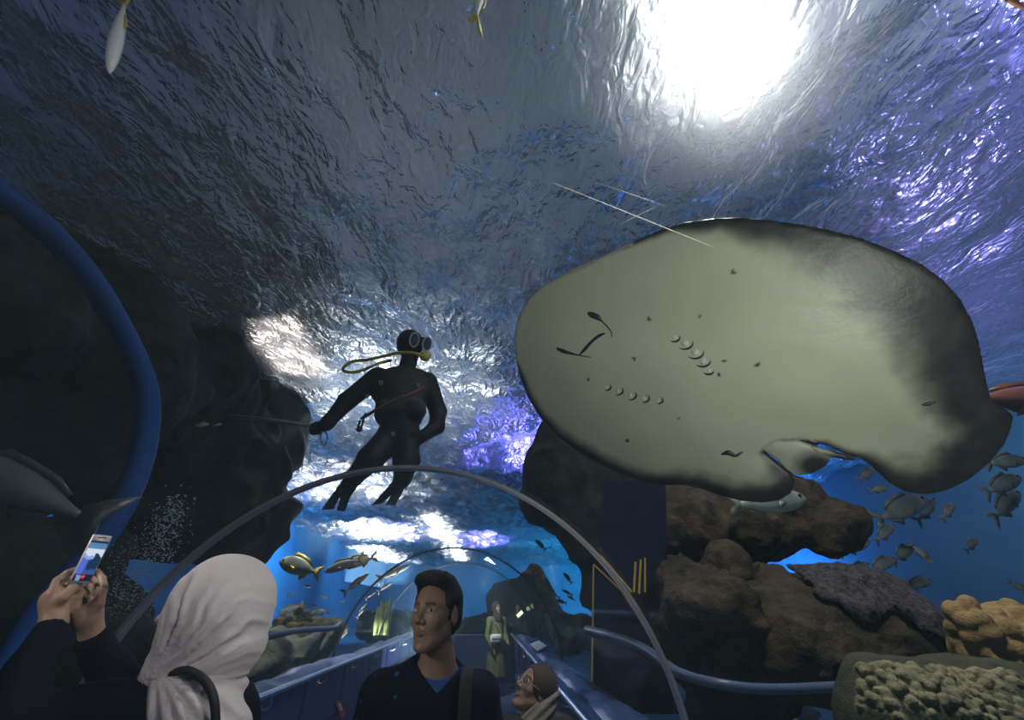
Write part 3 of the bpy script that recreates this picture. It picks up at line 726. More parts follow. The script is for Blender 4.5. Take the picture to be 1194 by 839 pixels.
P = smoothpath([at(-40, 196, 1.55), at(0, 226, 1.75), at(55, 268, 2.0), at(105, 325, 2.3), at(140, 383, 2.6), at(163, 432, 2.75), at(172, 470, 2.85), at(168, 520, 2.9), at(152, 570, 2.9), at(125, 620, 2.85), at(85, 668, 2.75), at(45, 715, 2.65), at(16, 765, 2.6), at(-8, 830, 2.5)], 10)
rr = np.interp(np.linspace(0, 1, len(P)), [0, .1, .45, .6, .75, .9, 1], [15, 13.5, 13, 13.5, 12, 15, 19]); rr = np.array([r * pxm(p) for r, p in zip(rr, P)])
v, f = tube(P, np.full(len(P), rr.mean()) * .5 + rr * .5, 14); setp(mk('hose', v, f, M['hose']), 'thick blue hose curving through the dark water on the left', 'hose')
# ------------------------------------------------------------------ the diver
M['neoprene'] = mat('black neoprene', (.004, .0045, .007), .6, spec=.15, bump=.1, bscale=40)
M['vestblack'] = mat('black vest fabric', (.005, .005, .007), .8, bump=.15, bscale=50)
M['finblue'] = mat('dark blue rubber fin', (.006, .010, .030), .45)
M['hoseyellow'] = mat('yellow rubber hose', (.26, .26, .04), .5)
M['maskrim'] = mat('silver mask rim', (.22, .25, .28), .4, metal=.3)
M['glass'] = mat('dark mask glass', (.03, .04, .06), .08)
M['redstrap'] = mat('dull red strap', (.10, .02, .025), .6)
M['whitebit'] = mat('pale buckle', (.16, .18, .20), .5)
def A(px, py, dy=0): return at(px, py, DY + dy)
DY = 4.4
s0 = pxm(A(470, 490))
def px2(r): return r * s0
def diver():
    t = thing('person', 'scuba diver in black wetsuit, mask and fins hovering above the tunnel with a pole', 'person', A(465, 500))
    hip = A(462, 508, -.02); chest = A(468, 450, -.03); neck = A(474, 425)
    torso = [(A(466, 505), (22, 18, 17)), (A(466, 480), (27, 24, 20)), (A(468, 455), (34, 24, 21)), (A(467, 441), (34, 12, 17))]
    L = dict(sh=A(436, 441), el=A(405, 467, -.05), wr=A(381, 494, -.1), R_sh=A(500, 445), R_el=A(512, 490, .06), R_wr=A(492, 509, -.12))
    def f(p):
        d = None
        for c, r in torso:
            e = sd_ell(p, c, [px2(k) for k in r], CAMR); d = e if d is None else smin(d, e, px2(9))
        d = smin(d, sd_cap(p, A(472, 440), A(479, 412), px2(11), px2(10)), px2(6))
        d = smin(d, sd_ell(p, A(478, 401), [px2(17), px2(19), px2(18)], CAMR), px2(4))
        d = smin(d, chain(p, [A(440, 440), A(405, 467, -.05), A(382, 493, -.1), A(377, 497, -.1)], [px2(13), px2(10.5), px2(7.5), px2(6.5)], px2(4)), px2(6))
        d = smin(d, chain(p, [A(498, 446), A(511, 480, .1), A(509, 497, .02), A(494, 508, -.12)], [px2(13), px2(10), px2(9), px2(7)], px2(4)), px2(6))
        d = smin(d, chain(p, [A(455, 510), A(432, 535, -.15), A(413, 556, .1), A(407, 567, .14)], [px2(16), px2(14), px2(9.5), px2(7)], px2(4)), px2(7))
        d = smin(d, chain(p, [A(473, 510), A(474, 537, -.15), A(469, 558, .12), A(463, 567, .16)], [px2(16), px2(14), px2(9.5), px2(7)], px2(4)), px2(7))
        # gloved hands: palm and fingers closed round the pole / resting on the hip
        d = smin(d, sd_ell(p, A(371, 499, -.1), [px2(7), px2(5.5), px2(4.5)], CAMR), px2(3))
        for i in range(4):
            d = smin(d, chain(p, [A(374 - i * 3.2, 495, -.1), A(372 - i * 3.2, 501, -.14), A(373 - i * 3.2, 505, -.1)], [px2(2.1)] * 3, px2(.5)), px2(.8))
        d = smin(d, chain(p, [A(376, 496, -.1), A(369, 493, -.13), A(364, 495, -.13)], [px2(2.4), px2(2), px2(1.7)], px2(.6)), px2(1))
        d = smin(d, sd_ell(p, A(488, 512, -.13), [px2(6.5), px2(6), px2(4)], CAMR), px2(3))
        for i in range(4):
            d = smin(d, chain(p, [A(486, 509 + i * 3, -.14), A(480, 511 + i * 3, -.16), A(476, 514 + i * 2.6, -.14)], [px2(2.2), px2(2), px2(1.6)], px2(.5)), px2(.8))
        d = smin(d, chain(p, [A(489, 507, -.14), A(484, 505, -.17), A(480, 506, -.17)], [px2(2.3), px2(2), px2(1.6)], px2(.6)), px2(1))
        return d
    lo = np.min([A(355, 600, -.5), A(530, 375, .5), A(355, 375, .5), A(530, 600, -.5)], 0) - .05; hi = np.max([A(355, 600, -.5), A(530, 375, .5), A(355, 375, .5), A(530, 600, .5)], 0) + .05
    v, q = nets(f, lo, hi, .014); mk('body', v, q, M['neoprene'], t)
    # buoyancy vest
    def fv(p):
        d = None
        for c, r in torso[1:]:
            e = sd_ell(p, c, [px2(k + 2.2) for k in r], CAMR); d = e if d is None else smin(d, e, px2(9))
        d = smin(d, sd_ell(p, A(448, 478, -.15), [px2(11), px2(12), px2(6)], CAMR), px2(4)); d = smin(d, sd_ell(p, A(486, 478, -.15), [px2(11), px2(12), px2(6)], CAMR), px2(4))
        return d + px2(1.2) * vnoise(p * 14)
    v, q = nets(fv, lo, hi, .016); mk('vest', v, q, M['vestblack'], t)
    # air cylinder on the back
    a, b = A(470, 432, .27), A(466, 492, .25); ax = (b - a)
    prof = [(0, .02), (0, .035), (.06, .04), (.10, .085), (.9, .09), (1, .075), (1, .01)]
    Rm = frame_from(ax / np.linalg.norm(ax)); ln = np.linalg.norm(ax)
    rings = [[a + Rm @ np.array([x * ln, r * math.cos(k), r * math.sin(k)]) for k in np.arange(16) * PI / 8] for x, r in prof]
    v, f_ = loft(rings, True, True); mk('air_cylinder', v, f_, M['vestblack'], t)
    # mask, regulator, hoses
    mc = A(488, 400, -.12)
    v, f_ = rbox(mc, (px2(26), px2(15), px2(9)), px2(4), CAMR); mask = mk('mask', v, f_, M['neoprene'], t)
    for cx, cy in ((483, 396), (498, 401)):
        c = A(cx, cy, -.20); e = np.array([.42, -.85, -.3]); Rm = frame_from(e / np.linalg.norm(e)); r = px2(9)
        P = [c + Rm @ np.array([0, r * .62 * math.cos(k), r * math.sin(k)]) for k in np.arange(20) * PI / 10]
        v, f_ = tube(P, px2(.9), 6, closed=True); mk('lens_rim', v, f_, M['maskrim'], mask)
        v, f_ = [c + Rm @ np.array([0, r * .55 * math.cos(k), r * .9 * math.sin(k)]) for k in np.arange(20) * PI / 10], [tuple(range(20))]; mk('lens', v, f_, M['glass'], mask)
    v, f_ = join(sphere(A(496, 415, -.2), (px2(7), px2(5), px2(7)), 12, 8), tube([A(493, 415, -.12), A(496, 415, -.2)], px2(4), 8)); mk('regulator', v, f_, M['hoseyellow'], t)
    P = smoothpath([A(495, 416, -.22), A(484, 412, -.24), A(466, 411, -.2), A(448, 415, -.1), A(430, 419, -.05), A(412, 421, 0), A(402, 427, 0), A(401, 432, .02), A(410, 434, .05), A(424, 431, .08), A(440, 424, .12), A(456, 420, .2)], 6)
    v, f_ = tube(P, px2(2.0), 8); mk('air_hose', v, f_, M['hoseyellow'], t)
    P = smoothpath([A(421, 488, -.28), A(440, 477, -.36), A(462, 466, -.37), A(480, 459, -.36), A(494, 451, -.3)], 6)
    v, f_ = tube(P, px2(1.7), 6); mk('strap', v, f_, M['redstrap'], t)
    for cx, cy, r in ((444, 446, 3), (428, 462, 2.4), (487, 449, 2.2), (458, 506, 2.6)):
        v, f_ = rbox(A(cx, cy, -.37), (px2(r * 1.4), px2(r * 1.8), px2(2)), px2(.5), CAMR); mk('buckle', v, f_, M['whitebit'], t)
    P = smoothpath([A(420, 490, -.2), A(417, 500, -.2), A(421, 498, -.2), A(426, 482, -.3)], 5); v, f_ = tube(P, px2(1.3), 6); mk('gauge_hose', v, f_, M['neoprene'], t)
    v, f_ = sphere(A(419, 500, -.22), px2(3.5), 10, 8); mk('gauge', v, f_, M['vestblack'], t)
    # split fins
    def fin(out, ya, yb, foot):
        def P3(x, y): 
            k = (y - out[0][1]) / 32.0; return A(x, y, ya + (yb - ya) * min(max(k, 0), 1))
        n = len(out); fr = np.array([P3(*p) for p in out]); th = FWD * px2(2.2)
        V = np.concatenate([fr - th / 2, fr + th / 2]); F = [tuple(range(n)), tuple(range(2 * n - 1, n - 1, -1))] + [(i, n + i, n + (i + 1) % n, (i + 1) % n) for i in range(n)]
        v2, f2 = tube([P3(*foot[0]), P3(*foot[1])], [px2(7.5), px2(8.5)], 10)
        vv, ff = join((V, F), (v2, f2)); mk('fin', vv, ff, M['finblue'], t, False)
    fin([(415, 560), (401, 557), (392, 570), (375, 594), (389, 593), (397, 578), (396, 584), (393, 594), (402, 596), (408, 580), (416, 568)], .12, .02, ((410, 562), (402, 570)))
    fin([(477, 560), (460, 558), (452, 568), (433, 589), (446, 586), (456, 577), (450, 588), (461, 589), (467, 578), (472, 568)], .12, .02, ((468, 562), (460, 570)))
    return t
diver()
M['pole'] = mat('grey pole', (.16, .17, .17), .4)
o = tube([at(264, 484, DY - .12), at(320, 490, DY - .11), at(381, 499, DY - .10)], [px2(2.2)] * 3, 8)
o2 = tube(smoothpath([at(376, 501, DY - .12), at(374, 512, DY - .12), at(378, 519, DY - .12), at(382, 512, DY - .12), at(380, 502, DY - .12)], 5), px2(.8), 6)
t = thing('pole', 'thin grey feeding pole held out to the left by the diver', 'pole', at(320, 490, DY - .11)); mk('shaft', o[0], o[1], M['pole'], t); mk('wrist_loop', o2[0], o2[1], M['pole'], t)
# ------------------------------------------------------------------ fish
def fishmat(name, c, rough=.35, spec=.5): return mat(name, c, rough, vcol=True, spec=spec)
M['fishskin'] = fishmat('fish skin', (1, 1, 1)); M['fisheye'] = mat('fish eye', (.01, .01, .01), .15)
_FM = {}
def fin_mesh(pts, th=.012):
    n = len(pts); V = [(x, th / 2 * (1 if k == 0 else -1), z) for k in (0, 1) for x, z in pts]
    F = [tuple(range(n)), tuple(range(2 * n - 1, n - 1, -1))] + [(i, n + i, n + (i + 1) % n, (i + 1) % n) for i in range(n)]
    return np.array(V, float), F
def fish_parts(kind):
    """unit length fish looking along +x; returns list of (name, verts, faces, colours)"""
    K = dict(
        jack=dict(h=.30, w=.12, back=(.16, .18, .16), belly=(.62, .64, .60), fin=(.45, .36, .06), fork=.14),
        pale=dict(h=.24, w=.13, back=(.42, .44, .44), belly=(.86, .87, .86), fin=(.55, .46, .08), fork=.10),
        slim=dict(h=.17, w=.10, back=(.13, .11, .08), belly=(.50, .44, .36), fin=(.24, .18, .10), fork=.08),
        snapper=dict(h=.38, w=.13, back=(.16, .20, .15), belly=(.40, .44, .36), fin=(.62, .48, .06), fork=.05),
        dark=dict(h=.26, w=.12, back=(.03, .03, .035), belly=(.06, .055, .06), fin=(.03, .03, .03), fork=.08),
        haze=dict(h=.29, w=.12, back=(.10, .13, .12), belly=(.26, .31, .28), fin=(.15, .18, .14), fork=.10),
        shark=dict(h=.20, w=.17, back=(.035, .045, .05), belly=(.16, .18, .19), fin=(.05, .06, .065), fork=.05),
        orange=dict(h=.24, w=.11, back=(.42, .15, .05), belly=(.60, .28, .12), fin=(.55, .22, .06), fork=.08),
        brown=dict(h=.20, w=.14, back=(.12, .05, .035), belly=(.26, .11, .08), fin=(.15, .06, .04), fork=.05))[kind]
    xs = np.array([.5, .485, .45, .38, .28, .14, 0, -.12, -.22, -.29, -.33, -.345]); pr = np.array([.03, .18, .40, .68, .90, 1, .93, .74, .48, .28, .22, .2])
    rings = []; n = 14
    for x, k in zip(xs, pr):
        rings.append([(x, K['w'] / 2 * (k ** .9) * math.sin(a), K['h'] / 2 * k * math.cos(a) - .015 * (1 - k)) for a in np.arange(n) * 2 * PI / n])
    v, f = loft(rings, True, True)
    t = np.clip(v[:, 2] / (K['h'] / 2) * .5 + .5, 0, 1)[:, None]
    col = np.array(K['belly']) * (1 - t ** 1.5) + np.array(K['back']) * t ** 1.5
    if kind in ('snapper', 'haze'): col = col * (1 + .35 * np.sign(np.sin(v[:, :1] * 38)) * t)
    parts = [('body', v, f, col)]
    h = K['h'] / 2; fk = K['fork']
    def add(name, pts): 
        v, f = fin_mesh(pts); parts.append((name, v, f, np.tile(np.array(K['fin']), (len(v), 1))))
    add('tail_fin', [(-.33, .035), (-.40, .10), (-.52, .17 + fk * .1), (-.47, .05), (-.50 + fk, 0), (-.47, -.05), (-.52, -.17 - fk * .1), (-.40, -.10), (-.33, -.035)])
    add('dorsal_fin', [(.24, h * .93), (.18, h * 1.42), (.02, h * 1.32), (-.12, h * 1.12), (-.24, h * .62), (-.22, h * .45), (-.10, h * .75), (.05, h * .93)])
    add('anal_fin', [(-.05, -h * .88), (-.09, -h * 1.35), (-.22, -h * .75), (-.24, -h * .45), (-.14, -h * .70)])
    for s in (-1, 1):
        v, f = fin_mesh([(.20, -.02), (.12, -.09), (.04, -.11), (.09, -.03)]); v[:, 1] += s * (K['w'] / 2 * .96) + s * (.2 - v[:, 0]) * .35
        parts.append(('pectoral_fin', v, f, np.tile(np.array(K['fin']), (len(v), 1))))
        v, f = sphere((.405, s * K['w'] * .315, h * .18), (.022, .010, .022), 8, 6); parts.append(('eye', v, f, None))
    return parts
def fish(kind, label, p, length, head, up=(0, 0, 1), group=None, detail=True, name=None, cat='fish', bend=0, mtl=None):
    """p: centre in space, head: direction the fish looks along, up: its back"""
    key = kind
    first = key not in _FM
    h = np.asarray(head, float); h /= np.linalg.norm(h); u = np.asarray(up, float); u = u - h * np.dot(u, h); u /= np.linalg.norm(u); y = np.cross(u, h)
    Rm = Matrix(((h[0], y[0], u[0], p[0]), (h[1], y[1], u[1], p[1]), (h[2], y[2], u[2], p[2]), (0, 0, 0, 1))) @ Matrix.Scale(length, 4)
    if first:
        root = bpy.data.objects.new(name or (kind_name[kind]), None); C.objects.link(root); ch = []
        for nm, v, f, col in fish_parts(kind):
            ch.append(mk(nm, v, f, M['fishskin'] if col is not None else M['fisheye'], root, True, col))
        _FM[key] = (root, ch)
    else:
        r0, ch0 = _FM[key]; root = r0.copy(); C.objects.link(root)
        for c in ch0:
            if not detail and c.name.split('.')[0] in ('eye', 'pectoral_fin'): continue
            d = c.copy(); d.parent = root; C.objects.link(d)
    root.matrix_world = Rm; root.matrix_basis = Rm
    for k_ in ('label', 'category', 'group'):
        if k_ in root: del root[k_]
    return setp(root, label, cat, group)
kind_name = dict(jack='jack_fish', pale='pale_fish', slim='slender_fish', snapper='snapper_fish', dark='dark_fish', haze='silver_fish', orange='orange_fish', brown='brown_fish', shark='grey_shark')
def fpix(kind, label, x0, y0, x1, y1, Y, up=(0, 0, 1), depth_tilt=0, **k):
    """tail pixel (x0,y0) to nose pixel (x1,y1)"""
    a, b = at(x0, y0, Y + depth_tilt), at(x1, y1, Y - depth_tilt); return fish(kind, label, (a + b) / 2 , float(np.linalg.norm(b - a)), b - a, up, **k)
def fpd(kind, label, x0, y0, x1, y1, dist, roll=0, **k):
    a, b = atd(x0, y0, dist), atd(x1, y1, dist); u = ray((x0 + x1) / 2, (y0 + y1) / 2); sd = np.cross(u, b - a); sd /= np.linalg.norm(sd)
    return fish(kind, label, (a + b) / 2, float(np.linalg.norm(b - a)), b - a, tuple(u / np.linalg.norm(u) + roll * sd), **k)
# overhead
fpix('orange', 'small orange fish at the top right corner', 1160, -8, 1200, 12, 1.2)
fpix('brown', 'reddish brown fish behind the trailing tip of the stingray', 1120, 462, 1260, 464, 2.4)
fpix('haze', 'dim pale fish passing behind the lower wing corner of the stingray', 848, 588, 940, 580, 2.6, detail=True)
# two glinting fish beyond the pole tip
fpix('jack', 'small yellow green fish just beyond the tip of the diver\'s pole, left one of two', 226, 496, 244, 494, 4.2, group='glinting fish beyond the pole')
fpix('jack', 'smaller yellow green fish just beyond the tip of the diver\'s pole, right one of two', 248, 496, 259, 494, 4.2, group='glinting fish beyond the pole')
# big dim fish low on the left
fpix('shark', 'large dim grey shark like fish gliding low at the far left edge', 128, 612, -90, 520, 2.5, up=(-.25, .1, 1), depth_tilt=.1)
# school between the headscarf and the dark arch
G = 'fish left of the dark arch'
fpix('snapper', 'stout grey green fish with a bright yellow tail fin, above the coral heap', 374, 668, 326, 653, 5.6, up=(-.2, 0, 1), group=G)
fpix('pale', 'pale headed fish below the white glitter, nose pointing lower left', 425, 650, 378, 666, 5.2, group=G)
fpix('jack', 'olive backed fish with its tail near the dark arch, behind the pale headed fish', 440, 648, 398, 660, 5.6, group=G)
fpix('slim', 'slender pinkish fish slanting up toward the dark arch', 399, 692, 430, 668, 5.2, up=(-.6, 0, 1), group=G)
fpix('pale', 'plump white fish with a raised tail grazing on the coral heap', 354, 705, 324, 714, 7.4, group=G)
fpix('haze', 'oval pale green striped fish right of the coral heap', 384, 712, 362, 714, 7.0, group=G)
fpix('pale', 'tiny pale fish in open blue water above the coral heap', 334, 694, 344, 692, 7.5, group=G)
fpix('pale', 'tiny white fish in open blue water left of the slanting slender fish', 372, 695, 382, 697, 7.5, group=G)
fpix('pale', 'tiny bright fish just under the slanting slender fish', 394, 703, 402, 700, 7.5, group=G)
fpix('haze', 'tiny pale green fish between the plump white fish and the oval striped fish', 361, 707, 369, 705, 7.7, group=G)
fpix('dark', 'faint dark fish small in the blue, above the tiny pale fish', 354, 682, 362, 684, 8.5, group=G)
G = 'fish seen through the glass inside the dark arch'
fpix('slim', 'long olive fish crossing just inside the left shoulder of the dark arch', 440, 676, 478, 658, 8.6, group=G)
fpix('slim', 'slender reddish fish below the long olive fish inside the dark arch', 440, 690, 458, 678, 8.8, group=G)
fpix('slim', 'small reddish fish nearest the left limb of the dark arch', 426, 698, 438, 690, 8.6, group=G)
fpix('slim', 'small brown fish hanging nose down beside the yellow weed, upper one', 419, 712, 428, 702, 8.5, group=G)
fpix('slim', 'small brown fish hanging nose down beside the yellow weed, lower one', 416, 720, 424, 710, 8.9, group=G)
# school in the teal water right of the tunnel
G = 'dark fish in the teal water right of the tunnel'
for i, (x0, y0, x1, y1, l, kd) in enumerate([(637, 641, 624, 629, 'thin dark fish highest in the teal water, under the rock stack', 'dark'), (632, 669, 618, 659, 'thin dark fish in the teal water close to the dark arch', 'dark'), (667, 680, 657, 667, 'thin dark fish slanting steeply along the edge of the rock stack', 'dark'),
        (653, 697, 641, 689, 'small olive fish, middle of the dark cluster in the teal water', 'slim'), (641, 695, 633, 690, 'smallest fish on the left of the dark cluster in the teal water', 'dark'), (668, 694, 655, 687, 'plump brown fish, upper of the overlapping pair by the rock stack', 'brown'), (671, 700, 661, 694, 'brown fish, lower of the overlapping pair by the rock stack', 'brown'),
        (661, 703, 648, 699, 'dark fish lying level under the dark cluster in the teal water', 'dark'), (652, 717, 643, 710, 'reddish fish lowest in the teal water, left one', 'brown'), (660, 718, 650, 714, 'reddish fish lowest in the teal water, right one', 'brown')]):
    fpix(kd, l, x0, y0, x1, y1, 6.6 + .11 * i, group=G, detail=False)
# hazy silver school on the right
G = 'silver school in the blue haze on the right'
for i, (x0, y0, x1, y1, l) in enumerate([
        (1148, 541, 1196, 535, 'hazy silver fish cut by the right edge, highest of the school'), (1146, 575, 1190, 555, 'hazy silver fish near the right edge under the stingray tip'), (1156, 606, 1188, 572, 'hazy silver fish steeply tilted near the right edge'),
        (1018, 607, 1080, 580, 'largest hazy silver fish under the lobe of the stingray wing'), (1068, 609, 1090, 580, 'hazy silver fish tilted under the lobe of the stingray wing'), (1098, 606, 1112, 586, 'small hazy fish right of the wing lobe fish'),
        (1012, 572, 1036, 568, 'hazy fish in the bright blue left of the wing lobe'), (1020, 632, 1042, 610, 'hazy silver fish standing nearly upright in the middle of the school'), (978, 644, 1014, 630, 'hazy silver fish over the bright blue gap'),
        (1040, 655, 1066, 634, 'hazy silver fish tilted, low middle of the school'), (1060, 632, 1090, 658, 'bright bellied fish nose down in the low middle of the school'), (1126, 643, 1140, 627, 'lone small pale fish in the dull blue water'),
        (1010, 668, 1044, 650, 'silver fish just above the purple grey crust, right of two'), (986, 670, 1014, 656, 'silver fish just above the purple grey crust, left of two'), (1052, 684, 1086, 676, 'hazy fish low over the crusted rock end'),
        (958, 664, 982, 660, 'silver fish at the left end of the bright blue gap'), (1174, 676, 1204, 692, 'hazy fish at the right edge above the tan coral'), (1000, 560, 1020, 545, 'faint hazy fish close under the stingray fin gap')]):
    kk = 'haze'; a = at(x0, y0, 4.6 + .35 * (i % 4)); fpix(kk, l, x0, y0, x1, y1, 4.6 + .42 * (i % 5) + .1 * (i // 5), group=G, detail=True)
fpix('jack', 'small green fish low over the sand under the dark hollow', 916, 829, 958, 832, 5.0)
fpd('pale', 'white fish with a yellow tail diving nose down at the top left', 147, -8, 127, 86, 2.0, roll=.45, detail=False)
fpd('jack', 'fish at the top middle showing only its hanging yellow tail', 555, 34, 562, -66, 2.0, roll=.5, detail=False)
# ------------------------------------------------------------------ people
def nrm(v): v = np.asarray(v, float); return v / np.linalg.norm(v)
def headR(f, up=(0, 0, 1)):       # columns: forward, left, up
    f = nrm(f); u = np.asarray(up, float); u = nrm(u - f * np.dot(u, f)); return np.stack([f, np.cross(u, f), u], 1)
def sd_head(p, c, R, s=1.0):
    q = ((p - np.asarray(c, np.float32)) @ np.asarray(R, np.float32)) / s
    y = np.abs(q[..., 1]); m = np.stack([q[..., 0], y, q[..., 2]], -1)
    d = sd_ell(m, (-.018, 0, .038), (.098, .076, .090))
    d = smin(d, sd_ell(m, (.022, 0, -.022), (.068, .060, .098)), .03)
    d = smin(d, sd_cap(m, (-.005, .050, -.048), (.060, .016, -.102), .022, .016), .022)
    d = smin(d, sd_sph(m, (.074, 0, -.104), .0165), .02)
    d = smin(d, sd_sph(m, (.056, .041, -.018), .021), .02)
    d = smin(d, sd_cap(m, (.080, .012, .031), (.062, .046, .029), .0105, .008), .012)
    d = smax(d, -sd_sph(m, (.098, .031, .010), .0165), .012)
    d = smin(d, sd_ell(m, (.0655, .031, .0095), (.0155, .0175, .0135)), .004)
    d = smin(d, sd_cap(m, (.082, 0, .022), (.106, 0, -.022), .0072, .0105), .010)
    d = smin(d, sd_sph(m, (.094, .0125, -.027), .0085), .007)
    d = smax(d, -sd_sph(m, (.099, .0065, -.0375), .0035), .004)
    d = smin(d, sd_cap(m, (.090, 0, -.0535), (.078, .021, -.0565), .0062, .0035), .005)
    d = smin(d, sd_cap(m, (.089, 0, -.0655), (.077, .018, -.0610), .0075, .0035), .005)
    d = smax(d, -sd_cap(m, (.099, 0, -.0590), (.083, .020, -.0590), .0022, .0015), .003)
    ear = sd_ell(m, (-.012, .079, -.002), (.021, .008, .032)); ear = smax(ear, -sd_ell(m, (-.008, .0875, .002), (.012, .006, .019)), .004)
    d = smin(d, ear, .008)
    return d * s
def head_colors(v, c, R, skin, s=1.0, brow=True):
    q = ((v - c) @ R) / s; y = np.abs(q[:, 1])
    col = np.tile(np.array(skin, float), (len(v), 1)) * (1 + .05 * fbm(v * 40, 3)[:, None])
    def blend(mask, cc): 
        col[:] = col * (1 - mask[:, None]) + np.array(cc) * mask[:, None]
    lip = np.exp(-(((q[:, 2] + .0595) / .0095) ** 2) ** 1.5 - ((y / .020) ** 4)) * (q[:, 0] > .065)
    blend(lip * .75, np.array(skin) * np.array([.80, .50, .48]))
    if brow:
        yb = .0300 + .09 * np.minimum(y, .036) - np.clip(y - .036, 0, 1) * .3
        b = np.exp(-((q[:, 2] - yb) / .0052) ** 2) * ((y > .011) & (y < .050)) * (q[:, 0] > .04); blend(np.clip(b * 1.1, 0, .92), (.012, .010, .009))
    lid = np.exp(-((np.hypot((y - .031) / .018, (q[:, 2] - .0105) / .0105) - 1) / .22) ** 2) * (q[:, 0] > .05); blend(lid * .45, np.array(skin) * .35)
    return col
def add_eyes(t, c, R, s=1.0, look=(1, 0, 0), iris=(.02, .012, .008)):
    look = nrm(look)
    for sg in (-1, 1):
        e = c + R @ (np.array([.0655, sg * .0310, .0098]) * s); d = nrm(R @ look)
        v, f = sphere(e, .0140 * s, 16, 12, R @ np.diag([1.24, 1.0, .42])); o = mk('eye', v, f, M['eyewhite'], t)
        Rm = frame_from(d); P = [e + d * .0160 * s + Rm @ np.array([0, .0056 * s * math.cos(k), .0045 * s * math.sin(k)]) for k in np.arange(14) * PI / 7]
        ctr = e + d * .0178 * s
        mk('iris', np.array(P + [ctr]), [(i, (i + 1) % 14, 14) for i in range(14)], M['iris'], o)
M['eyewhite'] = mat('eye white', (.55, .52, .50), .25); M['iris'] = mat('dark iris', (.012, .008, .006), .12)
M['skin'] = mat('skin', (1, 1, 1), .5, vcol=True, spec=.35, bump=.03, bscale=90)
M['hair'] = mat('black hair', (.004, .0035, .0035), .5, spec=.2, c2=(.010, .0085, .008), scale=60, bump=.5, bscale=120, stretch=(1, 1, .25))
M['navy'] = mat('navy jacket cloth', (.006, .007, .016), .9, spec=.12, bump=.15, bscale=60)
M['tee'] = mat('blue tee', (.014, .055, .22), .85, bump=.1, bscale=60)
M['trousers'] = mat('dark trousers', (.012, .013, .02), .85)
M['shoe'] = mat('dark shoe', (.015, .015, .017), .5)
M['strap'] = mat('black strap', (.006, .006, .007), .7)
def fleck_mat():      # navy cloth with tiny blue sprigs
    m, nt, out = newmat('navy sprigged cloth'); L = nt.links.new
    b = nd(nt, 'BsdfPrincipled', Roughness=.9); b.inputs['Specular IOR Level'].default_value = .1; tc = nd(nt, 'TexCoord')
    vo = nd(nt, 'TexVoronoi', Scale=16, Randomness=.7); L(tc.outputs['Object'], vo.inputs['Vector'])
    n = nd(nt, 'TexNoise', Scale=90); L(tc.outputs['Object'], n.inputs['Vector'])
    a = nd(nt, 'Math', operation='MULTIPLY_ADD'); a.inputs[1].default_value = .16; L(n.outputs['Fac'], a.inputs[0]); L(vo.outputs['Distance'], a.inputs[2])
    r = nd(nt, 'ValToRGB'); r.color_ramp.elements[0].position = .20; r.color_ramp.elements[1].position = .235
    r.color_ramp.elements[0].color = (.035, .08, .20, 1); r.color_ramp.elements[1].color = (.0055, .0065, .016, 1)
    L(a.outputs[0], r.inputs[0]); L(r.outputs[0], b.inputs['Base Color']); L(b.outputs[0], out.inputs['Surface']); return m
M['sprig'] = fleck_mat()
def shoe(t, p, d):
    d = nrm(d); R = frame_from(d)
    prof = [(-.08, .030, .045), (-.06, .040, .075), (0, .043, .075), (.06, .048, .05), (.13, .045, .038), (.17, .026, .024)]
    rings = [[np.asarray(p) + R @ np.array([x, w * math.cos(a), max(h * (.5 + .5 * math.sin(a)), .002)]) for a in np.arange(14) * 2 * PI / 14] for x, w, h in prof]
    v, f = loft(rings, True, True); mk('shoe', v, f, M['shoe'], t)
